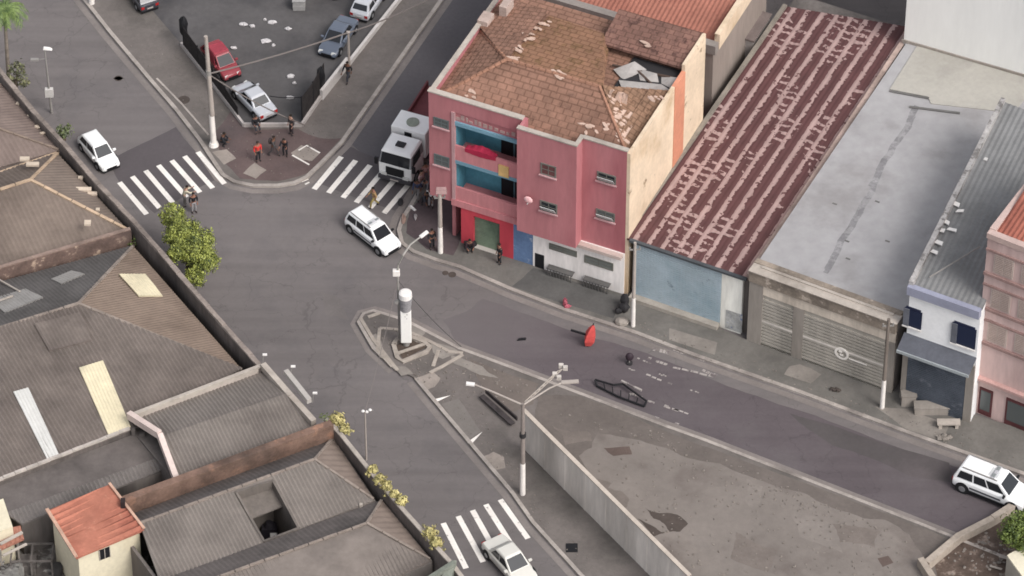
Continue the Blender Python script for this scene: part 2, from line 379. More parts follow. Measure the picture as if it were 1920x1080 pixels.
# corner block with the parking lot
NB = [(190,-40),(165,10),(205,60),(285,155),(330,207),(375,265),(398,300),(418,330),(440,343),(475,350),(520,350),(552,345),(575,334),(600,310),(640,270),(720,152),(860,-40)]
pavement(NB, 'pavement', PAVE)
kerb([(150,-10)]+NB[2:-2]+[(860,-45)], side=-1)
rsheet([(440,205),(470,245),(560,245),(600,262),(640,262),(585,325),(520,343),(450,338),(415,300),(400,255)], .136, 'pavement', PAVER, 4, .06)
sheet([(232,-40),(340,85),(455,238),(566,238),(612,170),(780,-40)], .137, 'parking_lot', LOT)
for pts in ([(398,288),(425,283),(443,300),(420,312)], [(456,328),(478,308),(500,322),(480,338)], [(545,290),(565,275),(600,290),(585,305),(560,302)]):
    rsheet(pts, .141, 'ramp', mat('ramp_concrete', c8(158,148,140,.82), .9, .15, .8, 5), 3, .04)
# right side pavement
RB = [(812,300),(795,345),(772,385),(755,412),(748,434),(754,458),(776,474),(820,490),(861,502),(960,545),(1060,583),(1190,625),(1300,667),(1500,737),(1700,812),(1960,905)]
BACK = [(1960,820),(1650,728),(1400,640),(1170,540),(1000,485),(870,440),(870,300)]
pavement(RB+BACK, 'pavement', PAVE2)
kerb(RB, side=-1, gutter=.45)
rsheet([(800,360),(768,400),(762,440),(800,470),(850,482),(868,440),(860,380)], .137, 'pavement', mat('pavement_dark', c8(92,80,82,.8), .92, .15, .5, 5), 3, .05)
rsheet([(1000,505),(1165,558),(1150,600),(960,540)], .137, 'pavement', mat('pavement_slate', c8(100,98,96,.8), .92, .15, .5, 5), 3, .05)
rsheet([(1255,618),(1345,645),(1340,668),(1255,640)], .137, 'pavement', mat('pavement_pale', c8(148,141,134,.82), .92, .14, .5, 5, stain=c8(130,123,117,.82)), 2, .03)
rsheet([(1480,690),(1500,686),(1540,705),(1520,722),(1470,705)], .137, 'pavement', MATS['pavement_pale'], 3, .06)
rsheet([(1640,765),(1700,770),(1780,800),(1770,830),(1700,808)], .137, 'pavement', MATS['pavement_pale'], 3, .06)
# southern block: traffic island + vacant lot
SB = [(700,585),(760,603),(860,655),(960,692),(1060,730),(1250,802),(1320,827),(1500,897),(1700,975),(1960,1075),(1960,1200),(1180,1200),(1090,1080),(1000,982),(960,925),(830,772),(780,712),(740,692),(700,655),(672,608),(678,592)]
pavement(SB, 'pavement', PAVE, .12)
kerb([(1960,1078),(1700,975),(1500,897),(1320,827),(1250,802),(1060,730),(960,692),(860,655),(760,603),(700,585),(682,590),(672,606),(700,655),(742,694)], side=-1, wd=.22, gutter=.3)
kerb([(780,712),(830,772),(960,925),(1000,982),(1100,1092)], wd=.24, side=-1, gutter=.4)
# pale island outlines
mb = MB()
for pl in ([(712,618),(760,622),(800,640),(842,662),(868,665)], [(712,618),(708,660),(735,690)], [(868,668),(830,690),(806,702)], [(822,660),(812,690)], [(676,600),(700,640),(745,697)], [(690,598),(712,590)]):
    isl_z = globals().get('isl_z', .16)+.004; band(mb, XY(pl), .22, .128, isl_z)
struct(mb, 'kerb', mat('island_kerb', c8(172,162,152,.84), .9, .2, .9, 5))
mb = MB(); ring = [(738,650),(745,640),(765,634),(795,645),(806,655),(800,664),(755,682),(745,675),(738,650)]
band(mb, XY(ring), .28, .128, .26); band(mb, XY([(742,668),(800,648)]), .2, .126, .24)
struct(mb, 'planter_kerb', mat('island_kerb', ()) )
sheet([(742,652),(765,638),(800,654),(756,678)], .17, 'flowerbed', mat('bed', c8(92,80,72,.8), .95, .25, 1, 5))
rsheet([(780,712),(812,700),(826,712),(815,728),(800,735)], .135, 'ramp', MATS['ramp_concrete'], 3, .05)
rsheet([(908,858),(925,850),(945,860),(948,880),(930,884)], .135, 'ramp', MATS['ramp_concrete'], 3, .05)
mb = MB(); mb.poly([(x, y, .137) for x, y in XY([(812,752),(845,744),(818,757)])[::-1]]); mb.poly([(x, y, .137) for x, y in XY([(876,832),(905,812),(882,838)])[::-1]])
struct(mb, 'pavement_marking', PAINT)
rsheet([(828,760),(860,750),(902,812),(878,828)], .131, 'pavement', mat('pavement_slab', c8(132,126,121,.8), .92, .12, .5, 5), 2, .02)
# strip beside the kerb and the vacant lot earth
rsheet([(880,675),(1010,722),(1000,760),(960,775),(905,735)], .131, 'pavement', mat('pavement_brown', c8(118,109,103,.8), .92, .15, .4, 4), 3, .08)
rsheet([(1010,745),(1085,745),(1250,812),(1500,905),(1720,990),(1850,1040),(1720,1190),(1330,1190),(1000,800)], .131, 'vacant_lot', EARTH2, 4, .08)
rsheet([(1085,858),(1110,842),(1120,815),(1165,822),(1235,840),(1290,862),(1350,872),(1430,905),(1500,925),(1560,955),(1620,975),(1660,978),(1705,1005),(1728,1040),(1740,1110),(1700,1190),(1340,1190),(1240,1070),(1160,960)], .137, 'bare_earth', EARTH, 3, .10)
for pts in ([(1210,955),(1235,965),(1270,968),(1290,985),(1275,1000),(1255,1000),(1245,985),(1225,975)], [(1195,975),(1215,985),(1245,1003),(1225,1010)]):
    rsheet(pts, .141, 'mud_patch', MUD, 3, .1)
rsheet([(1132,843),(1180,840),(1185,855),(1150,858)], .141, 'mud_patch', mat('mud2', c8(104,90,84,.8), .9, .15), 3, .06)
rsheet([(1645,1050),(1665,1045),(1675,1058),(1655,1066)], .141, 'mud_patch', mat('mud2', ()), 3, .05)
for pts in ([(1300,1010),(1340,1030),(1350,1060),(1310,1035)], [(1400,900),(1430,915),(1420,960),(1395,940)], [(1150,905),(1180,915),(1170,925),(1140,918)], [(1480,960),(1560,985),(1580,1040),(1500,1010)]):
    rsheet(pts, .1405, 'bare_earth', mat('earth_pale', c8(139,131,125,.82), .95, .12, .6, 4), 4, .14)
for pts in ([(1035,800),(1100,812),(1110,830),(1060,838)], [(1560,985),(1650,1000),(1640,1030),(1570,1020)], [(1120,900),(1180,940),(1170,960),(1110,925)], [(1380,1000),(1460,1030),(1440,1075),(1370,1050)]):
    rsheet(pts, .1395, 'bare_earth', mat('earth_mid', c8(125,116,110,.82), .95, .14, .6, 4, bump=.4), 4, .2)
for pts in ([(690,640),(705,628),(716,650),(728,680),(712,672)], [(845,668),(905,690),(935,712),(900,706),(850,684)], [(805,640),(850,655),(862,664),(830,676),(812,664)], [(770,608),(800,622),(790,634),(762,620)], [(735,688),(760,690),(775,704),(752,708)]):
    rsheet(pts, .139, 'pavement', mat('pavement_pale', c8(148,141,134,.82), .92, .14, .5, 5, stain=c8(130,123,117,.82)), 3, .08)
mb = MB(); band(mb, XY([(294,150),(340,197),(391,256)]), .14, .12, .158); struct(mb, 'kerb', KERB)
# loose stones and grit: countless, one object
mb = MB()
def grit(poly, n, z, s0=.03, s1=.09):
    us = [p[0] for p in poly]; vs = [p[1] for p in poly]
    k = 0
    while k < n:
        u, v = random.uniform(min(us), max(us)), random.uniform(min(vs), max(vs)); ins_ = False
        for i in range(len(poly)):
            (x1, y1), (x2, y2) = poly[i], poly[(i+1)%len(poly)]
            if (y1 > v) != (y2 > v) and u < (x2-x1)*(v-y1)/(y2-y1)+x1: ins_ = not ins_
        if not ins_: continue
        k += 1; p = P(u, v, z); mb.blob((p.x, p.y, z+.01), random.uniform(s0, s1), random.uniform(s0, s1), random.uniform(s0, s1)*.6, 5, 3, .35)
grit([(1090,860),(1250,850),(1500,925),(1700,1010),(1700,1080),(1300,1080)], 260, .137, .03, .11)
grit([(1030,770),(1240,812),(1480,910),(1700,1000),(1500,960),(1250,860)], 120, .131, .03, .10)
grit([(690,600),(760,615),(860,665),(1000,715),(960,760),(830,740),(760,700)], 130, .131, .03, .10)
grit([(800,700),(830,760),(990,960),(1080,1075),(1130,1075),(1000,920),(900,760)], 90, .131, .02, .07)
grit([(200,60),(380,250),(430,320),(540,335),(620,270),(700,150),(640,160),(570,245),(455,245),(330,90)], 110, .138, .02, .07)
grit([(1755,1060),(1870,985),(1940,970),(1940,1080),(1780,1080)], 90, .146, .05, .16)
grit([(1200,600),(1420,675),(1700,775),(1900,850),(1900,880),(1500,735),(1200,630)], 110, .13, .02, .08)
o = mb.build('gravel', mat('gravel_stone', c8(136,128,121,.83), .92, .3, 3, 8)); props(o, 'loose stones and grit scattered over the vacant lot and pavements', 'gravel', kind='stuff')
# right kerb shaded gap + crossings
def crossing(stripes, wd):
    mb = MB()
    for a, b in stripes:
        p, q = Vector(P2(*a)), Vector(P2(*b)); d = (q-p).normalized(); n = Vector((-d.y, d.x))*wd/2
        mb.add([(p.x-n.x,p.y-n.y,.014),(q.x-n.x,q.y-n.y,.014),(q.x+n.x,q.y+n.y,.014),(p.x+n.x,p.y+n.y,.014)], [(0,1,2,3)])
    o = struct(mb, 'zebra_crossing', PAINT)
    for p in o.data.polygons:
        if p.normal.z < 0: p.flip()
crossing([((224,342),(275,402)),((248,331),(299,390)),((273,320),(324,380)),((297,310),(350,370)),((322,301),(375,361)),((346,293),(399,353)),((371,285),(421,345))], .34)
crossing([((640,294),(589,355)),((667,301),(616,362)),((694,310),(643,371)),((721,318),(668,380)),((748,328),(694,390)),((773,338),(720,400))], .36)
crossing([((831,981),(874,1066)),((859,968),(906,1054)),((886,957),(934,1043)),((911,946),(965,1031)),((938,937),(990,1010))], .34)
# faded painted lettering on the right-hand street
mb = MB()
for a, b, wd in [((1225,655),(1255,662),.3),((1215,672),(1252,685),.2),((1262,688),(1345,708),.16),((1262,655),(1296,668),.14),((1300,668),(1330,680),.14),((1310,690),(1345,706),.22),
        ((1195,672),(1222,682),.12),((1212,703),(1262,720),.14),((1232,700),(1250,706),.1),((1180,738),(1205,746),.2),((1215,752),(1290,778),.16),((1246,760),(1292,778),.12),((1228,782),(1275,797),.12),
        ((1290,730),(1312,738),.1),((1170,688),(1192,696),.1),((1345,655),(1362,662),.2),((1300,640),(1318,648),.18)]:
    p, q = P2(*a), P2(*b)
    n = 5
    for i in range(n):
        if random.random() < .25: continue
        t0, t1 = i/n, (i+.82)/n; jj = random.uniform(-.05, .05)
        x0, y0 = p[0]+(q[0]-p[0])*t0, p[1]+(q[1]-p[1])*t0+jj; x1, y1 = p[0]+(q[0]-p[0])*t1, p[1]+(q[1]-p[1])*t1+jj
        band(mb, [(x0, y0), (x1, y1)], wd, .014)
struct(mb, 'road_marking', PAINTW)
mb = MB(); band(mb, XY([(560,285),(575,276),(600,290)]), .12, .15); band(mb, XY([(548,294),(580,312)]), .12, .15)
for s_ in ([(566,341),(578,336)], [(572,346),(580,342)]): band(mb, XY(s_), .12, .02)
struct(mb, 'road_marking', PAINT)
# manhole covers, drains, dark oil marks
for (u, v, r, z, nm) in [(222,147,.28,.006,'drain_cover'),(345,190,.4,.141,'drain_cover'),(848,515,.25,.02,'drain_cover'),(835,512,.2,.02,'drain_cover'),(1240,560,.3,.02,'drain_cover')][:4]:
    p = P2(u, v); mb = MB(); mb.tube((p[0], p[1], z-.02), (p[0], p[1], z), r, n=14); struct(mb, nm, MUD)
p = P2(1072,1030); mb = MB(); mb.box(p[0]-.35, p[0]+.35, p[1]-.35, p[1]+.35, .12, .15); struct(mb, 'drain_cover', BLACK)
# ======================= RIGHT-HAND ROW =======================
PINK = mat('pink_render', c8(185,122,126,.9), .9, .12, .35, 3.0, stain=c8(172,104,110,.88), spots=.68, spot_col=c8(198,142,142,.9), spot_scale=.7, streak=True)
PINKL = mat('pink_light', c8(203,135,138,.9), .9, .12, .5, 4.0, streak=True)
CREAM = mat('cream_render', c8(230,208,182,.86), .9, .12, .35, 3.0, stain=c8(196,170,140,.9), spots=.62, spot_col=c8(150,128,106,.9), spot_scale=.9)
TILE = mat('roof_tile', c8(148,113,97,.88), .9, .2, .7, 7.0, tiles=R(-24.7), spots=.6, spot_col=c8(116,88,76,.9), spot_scale=1.6, stain=c8(128,98,84,.9), bump=.3)
TILE2 = mat('roof_tile_brown', c8(142,112,92,.88), .9, .2, .7, 7.0, tiles=R(-24.7), spots=.55, spot_col=c8(112,86,70,.9), spot_scale=1.4, bump=.3)
TEAL = mat('teal_wall', c8(92,150,168,.9), .85, .12, .5, 4.0, stain=c8(70,122,142,.9))
TRIM = mat('pink_trim', c8(196,156,158,.86), .88, .12, .6, 4.0)
GLASS = glass('window_glass'); GLASS2 = glass('window_glass_grey', (.10,.11,.11), .25)
FRAME = mat('window_frame', c8(120,118,112,.85), .7, .12, 1, 5)
f = Frame(873,460,1169,553); f.M
BW = 13.3   # front length is read from the picture: left corner to right corner
xl = f.F(806,352)[0]; xr = f.F(1173,420)[0]
L_ = lambda u, v, z: f.L(u, v, z)
H = 12.0
pb = thing('apartment_block', 'three storey pink rendered corner building with teal balconies and a broken brown tiled roof', 'building', f.o, f.a)
xj1 = f.F(983,400)[0]; xj2 = f.F(1090,420, 0)[0]
depth = L_(1355,95,H)[1]
yb = 11.6
# upper floors: solid blocks around the balcony bay
PR = .85
x_b0 = f.F(848,300)[0]; x_b1 = f.F(980,330)[0]
mb = MB()
mb.box(xl, x_b0, .0, yb, 3.4, H-.9)
mb.box(x_b0, x_b1, 1.5, yb, 0, H-.9)
mb.box(x_b1, xj2, -PR, yb, 3.55, H-.9)
mb.box(xj2, xr, 0, yb, 3.55, H-.9)
mb.box(xj1+.4, xr-.02, .12, yb-.02, 0, 3.55); mb.box(x_b0, xj1+.4, .12, 1.5, 0, 3.5) if False else None
mb.box(xl+1.35, x_b0, .4, yb, 0, 3.4)
mb.build('wall', PINK, pb)
# parapets
mb = MB(); t = .22
mb.box(xl, x_b0, 0, t, H-.9, H); mb.box(xl, xl+t, t, yb, H-.9, H-.1)
mb.box(x_b0, x_b1, 0, t+.1, H-1.05, H); mb.box(x_b1, x_b1+t, -PR+t, t+.1, H-.9, H)
mb.box(x_b1, xj2, -PR, -PR+t, H-.9, H); mb.box(xj2-t, xj2, -PR+t, t, H-.9, H); mb.box(xj2, xr, 0, t, H-.9, H)
pa = mb.build('parapet', PINK, pb)
mb = MB()
mb.box(xl-.05, x_b1, -.05, t+.12, H+.002, H+.09); mb.box(x_b1-.02, xj2+.03, -PR-.05, -PR+t+.05, H+.002, H+.09)
mb.box(xj2-t, xj2+.05, -PR+t+.05, t, H+.002, H+.088); mb.box(xj2, xr+.05, -.05, t+.05, H+.002, H+.09); mb.box(xl-.05, xl+t+.05, t+.12, yb, H-.098, H-.01)
mb.build('coping', PALEC, pa)
# party wall on the right, cream with an orange band, stepping up at the back
ys = L_(1280,180,H)[1]; ye = L_(1306,150,H)[1]; y_end = L_(1356,92,H)[1]
ys = max(6.8, min(ys, 9)); ye = ys+1.6; y_end = max(y_end, ye+3.3)
mb = MB(); mb.box(xr, xr+.22, 0, ys, 0, H-.1); mb.build('side_wall', CREAM, pb)
mb = MB(); mb.box(xr, xr+.26, ys, ye, 0, H-.1); o = mb.build('side_wall', mat('orange_render', c8(214,146,118,.86), .9, .12, .4, 3), pb); o['label'] = 'orange painted strip of the side wall'
mb = MB(); mb.box(xr, xr+.22, ye, y_end, 0, H+.42); mb.build('side_wall', CREAM, pb)
# roof: hips. corners in local frame, eaves at H-.75
ze = H-.75; zr = H+.75
A = (xl+.2, .3, ze); B = (xr, .25, ze); C = (xr, ys, ze+.25); Dp = (xl+.2, yb, ze)
R1 = L_(950,112,zr); R2 = L_(1124,163,zr)
R1 = (R1[0], R1[1], zr); R2 = (R2[0], R2[1], zr)
mb = MB()
mid = (x_b1, -PR+.2, ze-.1)
mb.corr([A, B, R2, R1], (1,0,0), .42, .07, saw=True, wob=.012)
mb.corr([(x_b1+.22, -PR+.22, ze-.12), (xj2-.22, -PR+.22, ze-.12), (xj2-.22, .4, ze+.02), (x_b1+.22, .4, ze+.02)], (1,0,0), .4, .05, saw=True, wob=.01)
rf = mb.build('roof', TILE, pb)
mb = MB()
mb.corr([B, C, (R2[0]+.1, R2[1]+.2, zr)], (0,1,0), .42, .06, saw=True, wob=.02)
mb.build('roof', TILE2, pb)
mb = MB()
Lc = (xl+.2, R1[1]+3.2, ze+.2)
mb.corr([A, R1, Lc], (0,1,0), .42, .06, saw=True, wob=.015)
# back part: lower brown roof behind the ridge
q = [L_(965,100,zr-.1), L_(1010,40,zr), L_(1125,58,zr), L_(1140,110,ze+.3), L_(1120,150,ze+.5)]
mb.corr([R1, L_(1030,28,ze+.9), L_(940,-6,ze+.3), Lc], (0,1,0), .42, .05, saw=True, wob=.015)
mb.build('roof', TILE, pb)
mb = MB()
mb.corr([(R1[0], R1[1]+.1, zr-.06), (R2[0]+.2, R2[1]+.1, zr-.06), L_(1140,100,ze+.5), L_(1132,62,ze+.95), L_(1030,28,ze+.95)][:5], (1,0,.0), .5, .045, saw=True, wob=.02)
mb.build('roof', mat('roof_tile_olive', c8(146,110,88,.88), .9, .18, .6, 6, tiles=R(-24.7), spots=.52, spot_col=c8(120,92,68,.9), spot_scale=1.2, bump=.3), pb)
mb = MB()
b1 = (L_(1132,62,ze+.95)[0], y_end, ze+1.05); b2 = (xr+.05, y_end, ze+1.12); b3 = (xr+.05, ye+.15, ze+.75); b4 = (b1[0]+.1, ye+.25, ze+.7)
mb.corr([b1, b2, b3, b4], (1,.0,0), .42, .06, saw=True, wob=.015)
b5 = L_(1030,28,ze+.97); b6 = L_(940,-8,ze+.6)
mb.build('roof', mat('roof_tile_dark', c8(130,98,88,.88), .9, .2, .7, 7, tiles=R(-24.7), spots=.55, spot_col=c8(98,72,66,.9), spot_scale=1.6, bump=.3), pb)
mb = MB(); mb.corr([L_(940,-10,ze+.8), L_(1370,20,ze+.8), b2, b1, b5], (1,0,0), .42, .06, saw=True) if False else None
mb = MB(); mb.corr([(xl+.2, R1[1], ze+.03), (xr, R1[1], ze+.03), (xr, yb, ze+.03), (xl+.2, yb, ze+.03)], (1,0,0), .42, .04, saw=True); mb.build('roof', TILE, pb)
# hole in the roof: dark slab coloured as its shade, bent grey sheets, broken rafters
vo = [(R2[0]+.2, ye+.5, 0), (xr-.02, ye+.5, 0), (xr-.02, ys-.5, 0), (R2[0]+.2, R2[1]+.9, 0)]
mb = MB(); mb.slab([(p[0], p[1], ze+.17) for p in vo], .1); mb.build('hole_shade_slab', DARK, pb)
SHEET = mat('grey_sheet', c8(176,170,166,.88), .8, .15, .8, 5, stain=c8(140,132,128,.8))
for pts in ([(1150,130,.25),(1190,115,.55),(1212,130,.35),(1168,150,.15)], [(1195,128,.3),(1232,138,.5),(1236,158,.1),(1200,150,.2)], [(1238,142,.15),(1278,146,.5),(1268,168,.2),(1226,160,.05)], [(1160,150,.3),(1240,158,.35),(1262,172,.3),(1166,166,.3)]):
    mb = MB(); p = [L_(u, v, ze+dz) for u, v, dz in pts]; c = [sum(k[i] for k in p)/4 for i in range(3)]
    mb.slab(p, .05); o = mb.build('loose_sheet', SHEET, pb)
mb = MB()
for a, b in ([(1148,122),(1262,146)], [(1180,118),(1222,158)]):
    mb.bar(L_(*a, ze+.3), L_(*b, ze+.25), .12, .12)
mb.build('rafter', mat('old_wood', c8(90,74,66,.8), .9, .2), pb)
# ridge tiles and scattered broken pale patches
mb = MB()
for a, b in ((R1, R2), (R2, B), (R1, A), (R1, Lc)):
    a = Vector(a); b = Vector(b); n = int((b-a).length/.42)
    for i in range(n):
        p = a.lerp(b, i/n); q2 = a.lerp(b, (i+.9)/n); mb.tube(p+Vector((0,0,.05)), q2+Vector((0,0,.03)), .13, .11, 6)
mb.build('ridge_tiles', mat('ridge_tile', c8(158,118,98,.9), .9, .2, 1, 6), pb)
LIME = mat('mortar', c8(204,176,160,.86), .9, .15, 1.2, 6)
def roofz(x, y):
    # height of the front hip roof planes at local x, y
    k = (y-.3)/(R1[1]-.3)
    zf = ze+(zr-ze)*min(1, max(0, k))
    k2 = (xr-x)/(xr-R2[0]); return min(zf, ze+(zr-ze)*min(1, max(0, k2))) if y < R1[1] else zr-.1*(y-R1[1])
def patch(u, v, wpx, hpx, n=3, spread=1.0):
    mb = MB()
    for i in range(n):
        p = L_(u+random.uniform(-1,1)*wpx*spread, v+random.uniform(-1,1)*hpx*spread, ze+.9)
        x, y = p[0], p[1]; z = roofz(x, y)+.09
        p = L_(u+random.uniform(-1,1)*wpx*spread, v+random.uniform(-1,1)*hpx*spread, z); x, y = p[0], p[1]
        a, b2 = random.uniform(.12,.34), random.uniform(.05,.15); r = random.uniform(-.6,.6)
        pts = []
        for kx in range(6):
            th = kx*math.pi/3; rr = random.uniform(.7, 1.1); X = a*rr*math.cos(th); Y = b2*rr*math.sin(th)
            xx, yy = x+X*math.cos(r)-Y*math.sin(r), y+X*math.sin(r)+Y*math.cos(r)
            pts.append((xx, yy, roofz(xx, yy)+.085+random.uniform(-.02,.02)))
        mb.slab(pts, .05)
    mb.build('mortar_patch', LIME, pb)
for (u, v, w_, h_, n) in [(962,112,8,5,8),(976,90,6,8,8),(990,68,8,8,9),(1005,52,10,6,9),(1022,44,10,6,7),(1046,140,12,8,8),(1210,82,6,5,3),(1160,200,12,12,14),(1170,230,18,16,26),(1190,250,14,10,14),(1180,215,14,6,8),(1215,215,12,6,6),(1235,218,8,4,3),(1165,262,10,8,10),(1120,245,22,4,6),(1100,240,12,3,3),(885,182,12,4,4),(900,205,6,4,2),(1150,172,6,5,4)]:
    patch(u, v, w_, h_, n)
# whitewashed corner with rubble at the back left
mb = MB(); c0 = L_(892,36,H-.1)
mb.box(xl+.0, xl+.7, c0[1]-.4, c0[1]+.6, H-.8, H+.25); mb.box(xl+.9, xl+1.4, c0[1]+.9, c0[1]+2.0, H-.5, H+.7); mb.build('chimney', mat('old_lime', c8(190,170,160,.85), .9, .2, 1, 5), pb)
# windows
def window(F_, par, u0, v0, u1, v1, y=0.0, kind='open', fr=FRAME, gl=GLASS, sill=True, name='window', cross=True, dz=0):
    """frame on the wall face y between two picture corners; the pane sits back in it"""
    (xa, za), (xb, zb) = F_.F(u0, v0, y), F_.F(u1, v1, y)
    x0, x1 = min(xa, xb), max(xa, xb); xm = (x0+x1)/2; sl_ = (xb-xa)
    z1 = za; z0 = zb
    z0, z1 = min(z0, z1), max(z0, z1); z0 += dz; z1 += dz
    t = .09; mb = MB()
    mb.box(x0, x1, y-.05, y+.02, z1-t, z1); mb.box(x0, x1, y-.05, y+.02, z0, z0+t)
    mb.box(x0, x0+t, y-.05, y+.02, z0+t, z1-t); mb.box(x1-t, x1, y-.05, y+.02, z0+t, z1-t)
    if cross: mb.box(xm-.025, xm+.025, y-.04, y+.01, z0+t, z1-t); mb.box(x0+t, x1-t, y-.038, y+.012, (z0+z1)/2-.025, (z0+z1)/2+.025)
    fo = mb.build(name, fr, par)
    mb = MB(); mb.box(x0+t, x1-t, y-.02, y+.005, z0+t, z1-t); mb.build('pane', gl, fo)
    if sill: mb = MB(); mb.box(x0-.08, x1+.08, y-.16, y-.05, z0-.07, z0+.005); mb.build('sill', TRIM, fo)
    if kind == 'ajar':
        mb = MB(); mb.hull8([(x0+t,y-.06,z0+t),(x1-t,y-.06,z0+t),(x1-t,y-.03,z0+t),(x0+t,y-.03,z0+t)], [(x0+t,y-.30,z0+.48),(x1-t,y-.30,z0+.48),(x1-t,y-.27,z0+.5),(x0+t,y-.27,z0+.5)])
        mb.build('sash', mat('sash_glass', c8(196,200,198,.9), .3, .1, 2, 5), fo)
    return fo
FG = mat('grey_green_frame', c8(104,112,112,.85), .7, .1, 1, 5)
window(f, pb, 813,218,842,243, 0, fr=FG, gl=GLASS2); window(f, pb, 814,287,843,315, 0, fr=FG, gl=GLASS2)
LOUV = mat('louvre', c8(112,72,72,.85), .8, .15, 1, 6)
o = window(f, pb, 1014,304,1043,334, -PR, fr=FRAME, gl=LOUV); o['label'] = 'closed brown louvred window'
window(f, pb, 1013,374,1045,402, -PR, kind='ajar'); window(f, pb, 1120,320,1155,347, 0, kind='ajar'); window(f, pb, 1118,390,1153,417, 0, kind='ajar', gl=GLASS2)
# balcony bay: two recessed teal loggias between pale pilasters
mb = MB(); bz = [(f.F(862,237)[1], f.F(862,275)[1]), (f.F(862,308)[1], f.F(862,352)[1])]
(t1, b1_), (t2, b2_) = bz
mb.box(x_b0, x_b0+.22, -.08, 1.5, 3.3, H-1.05); mb.build('pilaster', TRIM, pb); mb = MB(); mb.box(x_b1-.2, x_b1-.002, -.08, 1.5, 3.3, H-1.05); mb.build('pilaster', TRIM, pb)
for (tz, bz_) in bz:
    xs0, xs1 = x_b0+.22, x_b1-.2
    fr_ = MB(); fr_.box(xs0, xs1, 0, 1.5, bz_-1.0, bz_-.85); lg = fr_.build('balcony', PINKL, pb)
    m1 = MB(); m1.box(xs0, xs1, -.02, .12, bz_-1.35, bz_); m1.build('balustrade', PINKL, lg)
    m1 = MB(); m1.box(xs0+.002, xs0+2.9, 1.44, 1.497, bz_-.85, tz+.3); m1.box(xs0+.001, xs0+.05, .12, 1.44, bz_-.85, tz+.3); m1.build('back_wall', TEAL, lg)
    m1 = MB(); m1.box(xs1-1.9, xs1-1.1, 1.38, 1.44, bz_-.85, bz_+1.0); m1.box(xs1-.95, xs1-.15, 1.38, 1.44, bz_-.85, bz_+1.0); m1.build('door', BLACK, lg)
    m1 = MB(); m1.box(xs0+2.9, xs1, 1.44, 1.495, bz_-.85, tz+.3); m1.box(xs0+2.95, xs0+3.0, .4, 1.44, bz_-.85, tz+.3) if False else None; m1.build('back_wall', mat('teal_grey', c8(100,124,134,.85), .85, .15), lg)
    m1 = MB(); m1.box(xs0, xs1, -.04, .12, tz, tz+.28); m1.build('lintel', mat('blue_lintel', c8(122,160,178,.9), .85, .1), lg)
mb = MB(); mb.box(x_b0, x_b1, .1, 1.5, t1+.28, H-1.05); mb.build('wall', PINK, pb)
# faded frieze of worn letters above the top balcony
x = x_b0+.25; WLM = mat('worn_letters', c8(190,160,156,.85), .9, .2, 2, 6)
while x < x_b1-.5:
    w_ = random.uniform(.12,.3); z0 = t1+.42+random.uniform(0,.1); mb = MB(); mb.box(x, x+w_, -.03 if False else .06, .1, z0, z0+random.uniform(.15,.4)); mb.build('worn_letter', WLM, pb); x += w_+random.uniform(.05,.16)
mb = MB(); (a_, b_), (c_, d_) = f.F(935,308,-.05), f.F(954,334,-.05); mb.box(a_, c_, -.09, -.025, d_, b_); mb.build('sign_plate', mat('yellow_plate', c8(228,190,128,.9), .7, .1, 1, 5), pb)
# red drape on the upper balcony rail
mb = MB(); z0 = b1_
N_ = 14
def dz_(k): return .30*math.sin(math.pi*k/N_)**1.3+.03*math.sin(k*2.1)
for k in range(N_):
    xa, xb = x_b0+.9+k*.15, x_b0+.9+(k+1)*.15; ha, hb = dz_(k), dz_(k+1)
    mb.hull8([(xa,-.06,z0-.22-ha*.3),(xb,-.06,z0-.22-hb*.3),(xb,-.02,z0-.22),(xa,-.02,z0-.22)], [(xa,-.07,z0+.03+ha*.3),(xb,-.07,z0+.03+hb*.3),(xb,.3,z0+.03+hb),(xa,.3,z0+.03+ha)])
single(mb, 'draped_cloth', mat('crimson_cloth', c8(172,44,72,.9), .9, .12, 2, 6), 'crimson cloth draped over the rail of the top teal balcony', 'cloth').parent = None
bpy.data.objects['draped_cloth'].matrix_basis = f.M @ bpy.data.objects['draped_cloth'].matrix_basis
# ground floor
RED = mat('red_paint', c8(198,72,84,.9), .8, .1, .5, 4, streak=True)
x0, x1 = f.F(873,440)[0], f.F(963,470)[0]
mb = MB(); sx0, sx1 = f.F(890,440)[0]-.1, f.F(933,450)[0]+.15
mb.box(x0-.3, sx0, -.02, .4, 0, 3.35); mb.box(sx1, x1, -.02, .4, 0, 3.35); mb.box(sx0, sx1, -.019, .4, 2.75, 3.35); mb.build('shop_surround', RED, pb)
mb = MB(); k = 0; z = .1
mb.box(sx0, sx1, .3, .35, 0, 2.75)
while z < 2.7: mb.box(sx0, sx1, .24, .3, z, z+.11); z += .14
mb.build('roller_shutter', mat('green_shutter', c8(126,142,122,.88), .6, .15, .8, 5, stain=c8(86,104,88,.85)), pb)
mb = MB(); mb.box(sx0, sx1, -.1, .24, .02, .16); mb.build('step', WHITEC, pb)
x2 = f.F(1000,480)[0]
mb = MB(); mb.box(x1, x2-.02, -.02, .4, 0, 3.5); mb.build('shop_surround', mat('blue_paint', c8(104,128,164,.9), .85, .18, .6, 5, spots=.6, spot_col=c8(170,178,192,.9)), pb)
mb = MB(); mb.box(x_b0-.05, x_b1, -.1, .5, 3.2, 3.72); mb.build('canopy', PINKL, pb)
SHOP = mat('shop_white', c8(232,226,222,1.0), .88, .14, .5, 4, streak=True, spots=.62, spot_col=c8(150,142,140,.8))
mb = MB(); xw0, xw1 = x2, xr; mb.box(xw0, xw1, -.06, .12, 0, 3.55)
mb.build('shopfront', SHOP, pb)
mb = MB(); mb.box(xj2-.2, xw1-.1, -.42, -.06, 3.25, 3.5); mb.build('canopy', mat('canopy_beige', c8(200,182,174,.88), .85, .15), pb)
